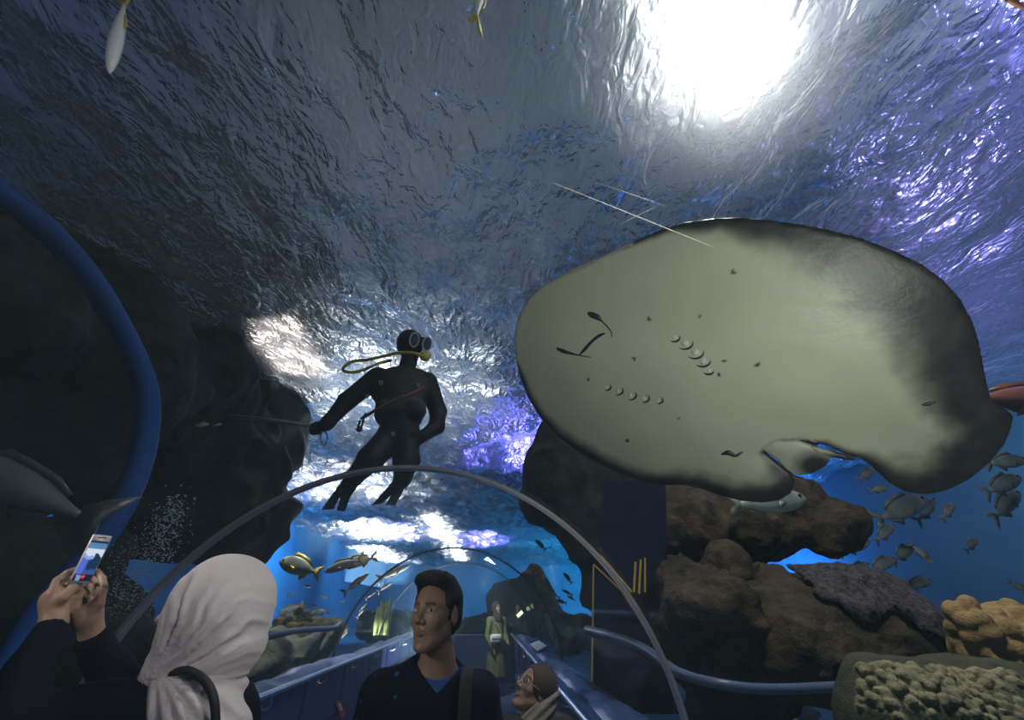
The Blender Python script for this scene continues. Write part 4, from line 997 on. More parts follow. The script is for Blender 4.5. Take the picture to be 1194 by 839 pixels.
# ---------------- the young man
def young_man():
    c = at(507, 717, 1.96); Rh = headR((-.46, -.88, .08)); fl = np.array([c[0], c[1], 0])
    t = thing('person', 'young man with short black hair in a dark sprigged jacket and blue tee', 'person', (c[0] - .02, c[1] + .05, 0))
    sk = (.20, .125, .085)
    nk = at(510, 772, 2.0); shL = at(437, 790, 2.02); shR = at(568, 790, 2.10)      # image left / right
    mid = (shL + shR) / 2; ch = mid + np.array([0, -.02, -.14]); hips = np.array([mid[0], mid[1] + .03, .92])
    eL = shL + np.array([-.05, .03, -.30]); eR = shR + np.array([.05, .03, -.30]); wL = eL + np.array([.04, -.12, -.22]); wR = eR + np.array([-.04, -.12, -.22])
    kL = np.array([hips[0] - .09, hips[1] - .01, .48]); kR = np.array([hips[0] + .09, hips[1] - .01, .48]); aL = np.array([hips[0] - .10, hips[1] + .02, .09]); aR = np.array([hips[0] + .10, hips[1] + .02, .09])
    base = c + Rh @ np.array([-.035, 0, -.07])
    def torso(p, g):
        d = sd_ell(p, ch, (.165 + g, .105 + g, .20 + g)); d = smin(d, sd_cap(p, shL + np.array([.035, 0, -.045]), shR + np.array([-.035, 0, -.045]), .055 + g), .06)
        return smin(d, sd_ell(p, hips + np.array([0, 0, .07]), (.15 + g, .10 + g, .20 + g)), .08)
    def arms(p, g):
        return np.minimum(chain(p, [shL + np.array([.02, 0, -.055]), eL, wL], [.052 + g, .040 + g, .030 + g * .8]), chain(p, [shR + np.array([-.02, 0, -.055]), eR, wR], [.052 + g, .040 + g, .030 + g * .8]))
    def legs(p, g):
        return np.minimum(chain(p, [hips + np.array([-.08, 0, 0]), kL, aL], [.085 + g, .060 + g, .042 + g]), chain(p, [hips + np.array([.08, 0, 0]), kR, aR], [.085 + g, .060 + g, .042 + g]))
    def hands(p):
        d = None
        for w, sg in ((wL, 1), (wR, -1)):
            e = sd_ell(p, w + np.array([sg * .01, -.01, -.06]), (.016, .036, .045))
            for k in range(4):
                b = w + np.array([sg * .012, -.034 + k * .017, -.09]); e = smin(e, chain(p, [b, b + np.array([sg * .004, -.002, -.035 - .006 * (k in (1, 2))]), b + np.array([sg * .018, -.002, -.062 - .008 * (k in (1, 2))])], [.009, .008, .0065]), .006)
            e = smin(e, chain(p, [w + np.array([sg * .01, -.03, -.03]), w + np.array([sg * .02, -.052, -.06]), w + np.array([sg * .024, -.05, -.085])], [.012, .010, .008]), .008)
            d = e if d is None else np.minimum(d, e)
        return d
    def f(p):
        d = sd_head(p, c, Rh)
        d = smin(d, sd_cap(p, base, nk + np.array([0, .02, -.02]), .052, .058), .02)
        d = smin(d, sd_cap(p, nk + np.array([0, .02, 0]), ch, .05, .08), .05)
        d = smin(d, smin(torso(p, -.012), arms(p, 0), .03), .05); d = smin(d, legs(p, 0), .05); return smin(d, hands(p), .012)
    lo = np.array([mid[0] - .40, mid[1] - .30, .60]); hi = np.array([mid[0] + .40, mid[1] + .25, c[2] + .16])
    v, q = nets(f, lo, hi, .0038); mk('body', v, q, M['skin'], t, col=head_colors(v, c, Rh, sk)); lo[2] = .05
    add_eyes(t, c, Rh, look=(1, .22, .05))
    def fh(p):          # hair: cap above the hairline, fuller on top, swept fringe
        q = (p - c.astype(np.float32)) @ Rh.astype(np.float32); y = np.abs(q[..., 1])
        d = sd_ell(q, (-.022, 0, .048), (.108, .086, .100)); d = smin(d, sd_ell(q, (.026, -.005, .112), (.076, .074, .040)), .03)
        d = smax(d, (.098 - .06 * np.clip(-q[..., 0] + .06, 0, .25) * 6) - q[..., 2] - .75 * np.clip(.062 - q[..., 0], 0, .05) * .8, .008)
        d = np.minimum(d, smax(sd_ell(q, (-.045, 0, .012), (.078, .0835, .090)), q[..., 0] + .012 + .25 * (q[..., 2] - .03) * (q[..., 2] < .03), .006))
        d = np.minimum(d, smax(sd_ell(q, (.012, .0, .05), (.050, .0815, .062)), np.maximum(q[..., 0] - .038, .012 - q[..., 2] + .0 * y), .006) + np.where(y < .055, .02, 0))
        d = np.minimum(d, sd_cap(np.stack([q[..., 0], y, q[..., 2]], -1), (.004, .0735, .05), (.010, .0715, -.012), .010, .005))
        near = np.abs(d) < .02
        if near.any(): d[near] += .0035 * fbm(q[near] * np.array([40, 90, 30], np.float32), 3)
        return d
    v, q = nets(fh, c - .16, c + .19, .0045); mk('hair', v, q, M['hair'], t)
    def ft(p):
        d = smin(torso(p, .004), sd_cap(p, nk + np.array([0, .02, -.03]), ch, .060, .10), .04)
        n = np.linalg.norm(p - (nk + np.array([-.006, -.035, .042])).astype(np.float32), axis=-1) - .064
        d = smax(d, -n, .006); return np.maximum(d, p[..., 2] - (nk[2] + .005))
    v, q = nets(ft, lo, hi, .0085); mk('tee_shirt', v, q, M['tee'], t)
    vx = at(508, 812, 1.9)
    def fj(p):
        d = smin(smin(torso(p, .022), arms(p, .016), .03), sd_cap(p, nk + np.array([0, .03, -.035]), ch, .075, .11), .04)
        # V opening at the front
        hgt = np.clip((p[..., 2] - (vx[2] - .0)) / .20, -1, 1); wv = .20 * hgt; g = np.abs(p[..., 0] - vx[0] + .01 * hgt) - wv
        g = np.where(p[..., 1] < nk[1] + .035, g, np.maximum(np.linalg.norm(p[..., :2] - nk[:2].astype(np.float32), axis=-1) - .072, nk[2] - .02 - p[..., 2]))
        d = smax(d, -g, .008); d = np.maximum(d, .80 - p[..., 2])
        near = np.abs(d) < .03
        if near.any(): d[near] += .005 * fbm(p[near] * np.array([9, 9, 5], np.float32), 3)
        return d
    v, q = nets(fj, lo, hi, .0075); mk('jacket', v, q, M['sprig'], t)
    v, q = nets(lambda p: np.maximum(smin(legs(p, .012), sd_ell(p, hips + np.array([0, 0, .03]), (.16, .112, .14)), .05), np.maximum(p[..., 2] - 1.02, .07 - p[..., 2])), lo - .05, hi, .012); mk('trousers', v, q, M['trousers'], t)
    for a in (aL, aR): shoe(t, (a[0], a[1] + .0, 0), (-.1, -1, 0))
    P = smoothpath([at(546, 800, 2.2), at(546, 778, 2.08), at(545, 782, 1.98), at(543, 800, 1.90), at(541, 840, 1.86), at(538, 880, 1.88)], 6)
    rings = [[p + RGT * .021 * a + np.array([0, -.004 * b, 0]) for a, b in ((-1, 0), (-1, 1), (1, 1), (1, 0))] for p in P]
    v, f_ = loft(rings, True, True); mk('shoulder_strap', v, f_, M['strap'], t, False)
young_man()
# ---------------- the woman in the white headscarf filming with a phone
M['scarf'] = mat('pale grey headscarf cloth', (.46, .42, .42), .9, bump=.12, bscale=70, sheen=.2)
M['scarf2'] = mat('pale scarf end', (.43, .40, .40), .9, bump=.2, bscale=60, sheen=.2)
M['blouse'] = mat('navy blouse', (.004, .0045, .010), .9, spec=.12, bump=.1, bscale=50)
def pix(v):
    w = v - EYE; z = w @ FWD; return 597 + FPX * (w @ RGT) / z, 419.5 - FPX * (w @ UPV) / z
HD = 1.06
def hand(p, wrist, palm, knuck, fingers, thumb):
    """palm: 2 points with radii; fingers: lists of joints; returns a distance"""
    d = sd_cap(p, wrist, palm, .024, .026)
    for k in knuck: d = smin(d, sd_cap(p, palm, k, .022, .011), .012)
    for fs in fingers: d = smin(d, chain(p, fs, np.linspace(.0095, .0070, len(fs)), .003), .0035)
    d = smin(d, chain(p, thumb, np.linspace(.013, .0085, len(thumb)), .004), .006); return d
def headscarf_woman():
    D = lambda x, y, z=HD: atd(x, y, z)
    c = D(246, 716, HD + .01); f = nrm(RGT * -.90 + FWD * -.36 + np.array([0, 0, .28])); Rh = headR(f)
    t = thing('person', 'woman in a pale grey headscarf and navy top, arms raised', 'person', (c[0] + .03, c[1] - .02, 0))
    sk = (.26, .165, .115)
    sh_n = D(205, 822, 1.00); sh_f = D(190, 812, 1.22); neck = D(246, 790, 1.05)
    el_n = D(2, 846, .86); wr_n = D(62, 727, .985); el_f = D(150, 822, 1.10); wr_f = D(108, 742, 1.06)
    hip = np.array([neck[0] + .04, neck[1] - .02, .90]); mid = D(235, 850, 1.08)
    # hands: near hand supports the phone from below left, far hand from the right
    pn = D(64, 700, 1.01); pf = D(103, 718, 1.055)
    fn = [[D(60, 692, 1.00), D(66, 677, 1.02), D(78, 668, 1.06), D(87, 664, 1.085)], [D(57, 694, 1.01), D(65, 682, 1.05), D(78, 674, 1.085), D(87, 671, 1.10)], [D(55, 698, 1.02), D(64, 689, 1.065), D(77, 683, 1.10), D(86, 680, 1.108)], [D(54, 703, 1.025), D(64, 697, 1.07), D(76, 691, 1.10), D(83, 689, 1.105)]]
    tn = [D(62, 706, .995), D(74, 696, 1.0), D(83, 687, 1.015), D(91, 684, 1.03)]
    ff = [[D(116, 702, 1.05), D(121, 686, 1.055), D(119, 674, 1.07), D(113, 666, 1.088)], [D(114, 702, 1.06), D(117, 685, 1.075), D(112, 676, 1.095), D(104, 673, 1.106)], [D(111, 704, 1.07), D(113, 690, 1.09), D(107, 684, 1.108), D(99, 682, 1.113)], [D(108, 707, 1.075), D(108, 696, 1.095), D(102, 692, 1.112), D(95, 690, 1.113)]]
    tf = [D(94, 722, 1.035), D(88, 707, 1.028), D(89, 697, 1.03), D(94, 690, 1.036)]
    def f_(p):
        d = sd_head(p, c, Rh, .94)
        d = smin(d, sd_cap(p, c + Rh @ np.array([-.03, 0, -.07]), neck, .048, .052), .02)
        d = smin(d, sd_cap(p, neck, mid, .05, .09), .05); d = smin(d, sd_cap(p, mid, hip, .10, .12), .05); d = smin(d, sd_cap(p, sh_n, sh_f, .045), .05)
        d = smin(d, chain(p, [sh_n, el_n, wr_n], [.044, .036, .025]), .02); d = smin(d, chain(p, [sh_f, el_f, wr_f], [.044, .036, .025]), .02)
        d = smin(d, hand(p, wr_n, pn, [q[0] for q in fn], fn, tn), .008); d = smin(d, hand(p, wr_f, pf, [q[0] for q in ff], ff, tf), .008)
        for s in (-1, 1): d = smin(d, chain(p, [hip + np.array([.08 * s, 0, 0]), [hip[0] + .09 * s, hip[1], .47], [hip[0] + .09 * s, hip[1], .09]], [.09, .06, .042]), .04)
        return d
    pts = np.array([c, sh_n, sh_f, el_n, wr_n, el_f, wr_f, pn, pf, hip, mid, D(80, 655, 1.1)]); lo = pts.min(0) - .17; hi = pts.max(0) + .17; lo[2] = .60
    v, q = nets(f_, lo, hi, .0042); mk('body', v, q, M['skin'], t, col=head_colors(v, c, Rh, sk, .94)); lo[2] = .04
    add_eyes(t, c, Rh, .94, (1, .1, .2))
    # headscarf hood
    s = HD / FPX
    def fs(p):
        a = sd_ell(p, D(254, 706, HD), (49 * s, 51 * s, .112), CAMR)
        b = sd_ell(p, D(232, 752, HD - .01), (52 * s, 36 * s, .100), CAMR)
        g = sd_ell(p, D(275, 742, HD + .01), (30 * s, 44 * s, .085), CAMR)
        e = sd_ell(p, D(203, 772, HD - .02), (24 * s, 20 * s, .07), CAMR)
        h = sd_ell(p, D(224, 724, HD - .01), (20 * s, 34 * s, .085), CAMR)
        d = smin(smin(smin(smin(a, b, .05), g, .05), e, .05), h, .03)
        d = smin(d, sd_ell((p - c.astype(np.float32)) @ Rh.astype(np.float32), (-.022, 0, .034), (.108, .086, .098)), .03)
        ql = (p - c.astype(np.float32)) @ Rh.astype(np.float32); d = smax(d, ql[..., 0] - (.088 + .6 * np.clip(-ql[..., 2] - .05, 0, 1)), .012)
        face = sd_ell((p - c.astype(np.float32)) @ Rh.astype(np.float32), (.13, 0, -.035), (.085, .060, .105)); d = smax(d, -face, .008)
        return d
    pc = D(240, 735, HD); v, q = nets(fs, pc - .25, pc + .25, .0052)
    v, q = biggest(v, np.asarray(q)); n = vnormals(v, q); x, y = pix(v)
    th = np.arctan2(792 - y, x - 168); rr = np.hypot(x - 168, y - 792)
    w = th + .10 * np.sin(rr / 26.) + .04 * fbm(np.c_[rr / 30, th * 6, n[:, 2]], 2)
    fold = np.sin(w * 15) * .55 + np.sin(w * 27 + 1) * .35 + np.sin(w * 43 + 2.2) * .2
    fold = 1 - np.abs(fold) * 1.7
    amp = np.clip((rr - 12) / 60, .25, 1) * np.clip((175 - rr) / 70, .12, 1) * np.clip((1.42 - th) / .35, .1, 1)
    v = v + n * (fold * amp * .0085)[:, None]
    mk('headscarf', v, q, M['scarf'], t)
    # scarf end wrapped over the shoulder, with a strap and a lace hem
    def fe(p):
        d = chain(p, [D(186, 789, 1.02), D(206, 800, .985), D(228, 822, .97), D(246, 856, .96)], [.030, .050, .066, .074], .03)
        d = smin(d, chain(p, [D(262, 782, 1.03), D(262, 806, 1.03), D(252, 850, 1.0)], [.028, .040, .055], .02), .02)
        near = np.abs(d) < .03
        if near.any():
            z = p[near]; x, y = pix(z.astype(float)); th = np.arctan2(y - 770, x - 178)
            d[near] += (.0045 * np.sin(th * 22 + .4 * np.sin(y / 9)) + .002 * vnoise(z * 30)).astype(np.float32)
        return d
    pc = D(225, 825, 1.0); v, q = nets(fe, pc - .22, pc + .22, .0065); mk('scarf_end', v, q, M['scarf2'], t)
    P = smoothpath([D(200, 784, .955), D(214, 781, .945), D(230, 786, .93), D(243, 799, .915), D(250, 818, .905), D(252, 850, .90)], 6)
    v, q = tube(P, .0085, 8); mk('strap', v, q, M['strap'], t)
    # blouse
    def arm_n(p, g): return chain(p, [sh_n, el_n, wr_n + (el_n - wr_n) * .06], [.060 + g, .052 + g, .035 + g])
    def fb(p):
        d = smin(arm_n(p, 0), chain(p, [sh_f, el_f, wr_f + (el_f - wr_f) * .06], [.058, .052, .035]), .02)
        d = smin(d, sd_cap(p, sh_n, sh_f, .070), .05); d = smin(d, sd_cap(p, mid, hip, .125, .15), .06)
        d = np.maximum(d, .72 - p[..., 2])
        near = np.abs(d) < .03
        if near.any(): d[near] += .005 * fbm(p[near] * 10, 3)
        return d
    v, q = nets(fb, lo, hi, .0075); bl = mk('blouse', v, q, M['blouse'], t)
    for k, (fx, fy, cc) in enumerate(((161, 789, (.10, .30, .28)), (168, 793, (.30, .40, .40)), (188, 819, (.45, .06, .12)), (183, 826, (.35, .40, .38)))):
        pass
    def fk(p): 
        d = None
        for s_ in (-1, 1):
            e = chain(p, [hip + np.array([.07 * s_, 0, 0]), [hip[0] + .09 * s_, hip[1], .47], [hip[0] + .09 * s_, hip[1], .08]], [.11, .085, .07]); d = e if d is None else smin(d, e, .03)
        return np.maximum(d, .07 - p[..., 2])
    v, q = nets(fk, lo - .05, hi, .014); mk('trousers', v, q, M['trousers'], t)
    for s_ in (-1, 1): shoe(t, (hip[0] + .09 * s_, hip[1], 0), (-.6, .8, 0))
    # the phone
    ph = thing('phone', 'silver phone with a lit screen held up in the headscarf woman\'s hands', 'phone', D(104, 654, 1.06))
    tl, tr, br, bl_ = D(109, 621.5, 1.085), D(131, 625.5, 1.11), D(101, 686, 1.065), D(79, 681, 1.04)
    ctr = (tl + tr + br + bl_) / 4; yv = nrm((tl + tr) - (bl_ + br)); xv = (tr + br) - (tl + bl_); xv = nrm(xv - yv * np.dot(xv, yv)); zv = np.cross(xv, yv)
    if np.dot(zv, EYE - ctr) < 0: zv = -zv
    Hh = np.linalg.norm((tl + tr) - (bl_ + br)) / 2; Wd = np.linalg.norm((tr + br) - (tl + bl_)) / 2
    Rp = np.stack([xv, yv, zv], 1)
    v, q = rbox(ctr, (Wd, Hh, .0085), .003, Rp); mk('case', v, q, M['phone'], ph)
    nx_, ny_ = 26, 48; W2, H2 = Wd * .88, Hh * .77; V = []; Cc = []
    for j in range(ny_):
        for i in range(nx_):
            u, w = i / (nx_ - 1), j / (ny_ - 1)
            V.append(ctr + Rp @ np.array([(u - .5) * W2, (w - .5) * H2, .0048]))
            n0 = float(vnoise(np.array([u * 4, w * 7, 1.])))
            if w > .95: k = (.02, .03, .05)
            elif w > .80: k = (.10, .28, .48)
            else:
                r = w + .14 * (u - .5) + .05 * n0
                k = (.75, .85, 1.0) if r > .60 else ((.30, .45, .85) if r > .50 else (.05, .10, .30))
                if (u - .72) ** 2 / .10 + (w - .48) ** 2 / .03 < 1 + n0: k = (.01, .04, .10)
                if r < .50 and u < .35: k = (.10, .18, .75)
                if w < .16: k = (.01, .015, .04)
                if (u - .5) ** 2 * (W2 / H2) ** 2 + (w - .10) ** 2 < .0016: k = (.9, .06, .08)
                elif w < .13 and n0 > .25: k = (.25, .35, .6)
            Cc.append(k)
    F = [(j * nx_ + i, j * nx_ + i + 1, (j + 1) * nx_ + i + 1, (j + 1) * nx_ + i) for j in range(ny_ - 1) for i in range(nx_ - 1)]
    mk('screen', V, F, M['screen'], ph, False, np.array(Cc))
    v, q = tube([ctr + Rp @ np.array([-.006, -.44 * Hh, .0046]), ctr + Rp @ np.array([.006, -.44 * Hh, .0046])], .0022, 8); mk('home_button', v, q, M['strap'], ph)
    v, q = tube([ctr + Rp @ np.array([-.008, .45 * Hh, .0046]), ctr + Rp @ np.array([.008, .45 * Hh, .0046])], .001, 6); mk('earpiece', v, q, M['strap'], ph)
def screen_mat():
    m, nt, out = newmat('lit phone screen'); a = nd(nt, 'Attribute', attribute_name='Col'); e = nd(nt, 'Emission', Strength=.85)
    nt.links.new(a.outputs['Color'], e.inputs['Color']); nt.links.new(e.outputs[0], out.inputs['Surface']); return m
M['screen'] = screen_mat(); M['phone'] = mat('silver phone shell', (.36, .33, .35), .4, metal=.3)
headscarf_woman()
# ---------------- the short woman with glasses at the lower right
M['robe'] = mat('black robe', (.012, .012, .015), .85, bump=.1, bscale=40)
M['scarfgrey'] = mat('taupe scarf', (.30, .27, .23), .9, bump=.3, bscale=60)
M['underscarf'] = mat('dark brown under scarf', (.045, .030, .026), .85, bump=.2, bscale=70)
M['wire'] = mat('pale glasses frame', (.75, .72, .66), .2, metal=.6); M['lensclear'] = M['acrylic']
def glasses_woman():
    Y = 2.75; c = at(622, 804, Y); Rh = headR((-.74, -.42, .52), (.45, .1, 1)); s = .90
    t = thing('person', 'woman with glasses and a taupe scarf gazing up at the lower right, only head and shoulders showing', 'person', (c[0] + .04, c[1] + .05, 0))
    t['label'] = 'woman with glasses and a taupe scarf gazing up beside the right handrail'
    nk = at(628, 836, Y + .03); sk = (.27, .17, .125)
    shL = at(592, 852, Y - .05); shR = at(668, 852, Y + .10); mid = (shL + shR) / 2
    def f(p):
        d = sd_head(p, c, Rh, s); d = smin(d, sd_cap(p, c + Rh @ np.array([-.03, 0, -.06]), nk, .045, .05), .02)
        d = smin(d, sd_cap(p, nk, mid + np.array([0, 0, -.1]), .05, .08), .04); d = smin(d, sd_cap(p, mid + np.array([0, 0, -.1]), mid + np.array([0, 0, -.45]), .09, .10), .04)
        return d
    v, q = nets(f, c - np.array([.22, .22, .62]), c + .18, .0042); mk('body', v, q, M['skin'], t, col=head_colors(v, c, Rh, sk, s))
    add_eyes(t, c, Rh, s, (1, 0, .1))
    def local(p): return (p - c.astype(np.float32)) @ Rh.astype(np.float32) / s
    def fu(p):
        q = local(p); d = sd_ell(q, (-.024, 0, .038), (.110, .099, .100)); d = smax(d, -sd_ell(q, (.10, 0, .0), (.085, .066, .085)), .006); return smax(d, -q[..., 2] * .8 - q[..., 0] - .10, .01) * s
    v, q = nets(fu, c - .15, c + .15, .0045); mk('under_scarf', v, q, M['underscarf'], t)
    def fs(p):
        q = local(p); d = sd_ell(q, (-.062, 0, .0), (.085, .100, .120)); d = smax(d, q[..., 0] + .030 + .25 * q[..., 2], .01)
        d = smin(d * s, chain(p, [c + Rh @ np.array([-.06, .0, -.07]), nk + np.array([0, 0, -.01]), nk + np.array([-.03, -.02, -.04])], [.085, .078, .085], .03), .03)
        d = smin(d, chain(p, [nk + np.array([-.06, -.05, -.01]), nk + np.array([-.09, -.07, -.09])], [.045, .05], .03), .03)
        near = np.abs(d) < .03
        if near.any():
            z = p[near]; d[near] += (.0028 * np.sin((z[:, 2] * 1.0 - z[:, 0] * .8 + z[:, 1] * .4) * 130 + 2 * vnoise(z * 9))).astype(np.float32)
        return smax(d, -sd_ell(q, (.085, 0, -.01), (.085, .066, .125)) * s, .006)
    v, q = nets(fs, c - np.array([.24, .24, .34]), c + .2, .005); mk('scarf', v, q, M['scarfgrey'], t)
    fr = None
    for sg in (-1, 1):
        e = c + Rh @ (np.array([.094, sg * .031, .008]) * s)
        P = [e + Rh @ np.array([-.010 * abs(math.cos(k)) * (1 if math.cos(k) * sg > 0 else 0), .023 * s * math.cos(k), .018 * s * math.sin(k)]) for k in np.arange(20) * PI / 10]
        vf = tube(P, .0016, 6, closed=True); ar = tube([c + Rh @ (np.array([.086, sg * .054, .012]) * s), c + Rh @ (np.array([.03, sg * .083, .010]) * s), c + Rh @ (np.array([-.015, sg * .086, .006]) * s)], .0014, 6)
        fr = join(vf, ar) if fr is None else join(fr, vf, ar)
        lens = (P, [tuple(range(20))])
        if sg < 0: l1 = lens
    br = tube([c + Rh @ (np.array([.097, -.009, .012]) * s), c + Rh @ (np.array([.1005, 0, .014]) * s), c + Rh @ (np.array([.097, .009, .012]) * s)], .0014, 6)
    fr = join(fr, br); g = mk('glasses', fr[0], fr[1], M['wire'], t)
    mk('lens', l1[0], l1[1], M['lensclear'], g, False); mk('lens', lens[0], lens[1], M['lensclear'], g, False)
    def fb(p):
        d = sd_cap(p, shL, shR + (shL - shR) * .12, .068); d = smin(d, sd_ell(p, mid + np.array([0, 0, -.12]), (.165, .13, .2)), .06)
        d = smin(d, sd_cap(p, mid + np.array([0, 0, -.25]), [mid[0], mid[1], .06], .15, .18), .08)
        for a in (shL, shR + (shL - shR) * .18): d = smin(d, chain(p, [a, a + np.array([0, -.02, -.28]), [mid[0], mid[1] - .24, a[2] - .38]], [.062, .052, .045]), .03)
        near = np.abs(d) < .04
        if near.any(): d[near] += .006 * fbm(p[near] * np.array([12, 12, 3], np.float32), 2)
        return np.maximum(d, .02 - p[..., 2])
    v, q = nets(fb, np.array([mid[0] - .38, mid[1] - .38, 0.0]), np.array([mid[0] + .38, mid[1] + .32, mid[2] + .12]), .011); mk('robe', v, q, M['robe'], t)
glasses_woman()
# ---------------- far visitors
M['greendress'] = mat('olive green long dress', (.095, .105, .045), .85, bump=.2, bscale=30)
M['blueskirt'] = mat('blue underskirt', (.03, .07, .24), .85); M['whitebag'] = mat('white leather bag', (.62, .62, .62), .45); M['darkscarf'] = mat('dark headscarf', (.02, .012, .012), .85)
def far_body(t, c, f, h, hands, sk=(.22, .14, .10), res=.009, arm=None, name='body'):
    Rh = headR(f); g = np.array([c[0], c[1], 0]); nk = c + np.array([0, 0, -.16]); sc = h / 1.6
    lat = np.cross([0, 0, 1], nrm([f[0], f[1], 0]))
    sh = [nk + lat * .17 * s_ * sc + np.array([0, 0, -.05]) for s_ in (-1, 1)]
    el, wr = arm(sh, lat, nrm([f[0], f[1], 0]))
    def fn(p):
        d = sd_head(p, c, Rh, .95); d = smin(d, sd_cap(p, c + np.array([0, 0, -.06]), nk, .05), .02)
        d = smin(d, sd_cap(p, nk, g + np.array([0, 0, h * .55]), .08, .11), .06)
        for k in (0, 1):
            d = smin(d, chain(p, [sh[k], el[k], wr[k]], [.045, .036, .026]), .03)
            hv = nrm(wr[k] - el[k]); s2 = nrm(np.cross(hv, [0.3, .5, 1]))
            d = smin(d, sd_cap(p, wr[k], wr[k] + hv * .07, .024, .030), .015)
            for j in range(4): 
                b = wr[k] + hv * .085 + s2 * (.024 - .016 * j); d = smin(d, chain(p, [b, b + hv * .035, b + hv * .06 + np.array([0, 0, -.012])], [.010, .009, .007]), .004)
            d = smin(d, chain(p, [wr[k] + hv * .03 + s2 * .024, wr[k] + hv * .07 + s2 * .046], [.011, .009]), .008)
            d = smin(d, chain(p, [g + lat * .08 * (2 * k - 1) + np.array([0, 0, h * .52]), g + lat * .085 * (2 * k - 1) + np.array([0, 0, h * .28]), g + lat * .09 * (2 * k - 1) + np.array([0, 0, .07])], [.09, .06, .04]), .03)
        return d
    lo = g + np.array([-.5, -.5, .02]); hi = g + np.array([.5, .5, h + .12]); v, q = nets(fn, lo, hi, res); mk('body', v, q, M['skin'], t, col=head_colors(v, c, Rh, sk, .95, brow=True))
    return Rh, g, nk, lat, sh, el, wr, lo, hi
def green_woman():
    c = at(579, 709, 10.9); f = (.55, -.80, .15)
    t = thing('person', 'woman in a long olive green dress standing deep in the tunnel', 'person', (c[0], c[1], 0))
    arm = lambda sh, lat, fw: ([sh[0] - lat * .06 + np.array([0, 0, -.28]), sh[1] + lat * .06 + np.array([0, 0, -.28])], [sh[0] - lat * .02 + fw * .14 + np.array([0, 0, -.48]), sh[1] - lat * .04 + fw * .20 + np.array([0, 0, -.36])])
    h = c[2] + .13; Rh, g, nk, lat, sh, el, wr, lo, hi = far_body(t, c, f, h, None, arm=arm)
    fw = nrm([f[0], f[1], 0])
    def fd(p):
        d = sd_cap(p, sh[0], sh[1], .065); d = smin(d, sd_cap(p, g + np.array([0, 0, h * .76]), g + np.array([0, 0, h * .58]), .12, .14), .06)
        d = smin(d, sd_cap(p, g + np.array([0, 0, h * .58]), g + np.array([0, 0, .34]), .15, .21), .06)
        for k in (0, 1): d = smin(d, chain(p, [sh[k], el[k], wr[k]], [.06, .052, .042]), .03)
        near = np.abs(d) < .04
        if near.any():
            z = p[near] - g.astype(np.float32); d[near] += (.008 * np.sin(np.arctan2(z[:, 1], z[:, 0]) * 11)).astype(np.float32) * np.clip(1.1 - z[:, 2], 0, 1)
        return np.maximum(d, .30 - p[..., 2])
    v, q = nets(fd, lo, hi, .014); mk('dress', v, q, M['greendress'], t)
    v, q = nets(lambda p: np.maximum(sd_cap(p, g + np.array([0, 0, .5]), g + np.array([0, 0, .12]), .15, .17), .07 - p[..., 2]), lo, hi, .016); mk('underskirt', v, q, M['blueskirt'], t)
    def fs(p):
        q = (p - c.astype(np.float32)) @ Rh.astype(np.float32); d = sd_ell(q, (-.02, 0, .03), (.115, .095, .115)); d = smin(d, sd_cap(q, (-.02, 0, -.06), (0, 0, -.19), .085, .115), .05)
        return smax(d, -sd_ell(q, (.11, 0, -.005), (.085, .058, .088)), .008)
    v, q = nets(fs, c - np.array([.2, .2, .36]), c + .2, .010); mk('headscarf', v, q, M['darkscarf'], t)
    for s_ in (-1, 1): shoe(t, g + lat * .09 * s_ + np.array([0, 0, 0.0]), fw)
    b = thing('handbag', 'small white shoulder bag hanging on the woman in the green dress', 'bag', at(577.5, 745, 10.68))
    bc = at(577.5, 744, 10.60); Rb = frame_from(np.cross(fw, [0, 0, 1])); v, q = rbox(bc, (.22, .07, .15), .02, Rb); mk('pouch', v, q, M['whitebag'], b)
    v, q = rbox(bc + np.array([fw[0] * .037, fw[1] * .037, .03]), (.222, .012, .085), .006, Rb); mk('flap', v, q, M['whitebag'], b)
    P = smoothpath([bc + Rb @ np.array([-.1, 0, .07]), bc + Rb @ np.array([-.06, .0, .16]), bc + Rb @ np.array([.0, .0, .24]), bc + Rb @ np.array([.06, .0, .16]), bc + Rb @ np.array([.1, 0, .07])], 6); v, q = tube(P, .008, 6); mk('strap', v, q, M['strap'], b)
green_woman()
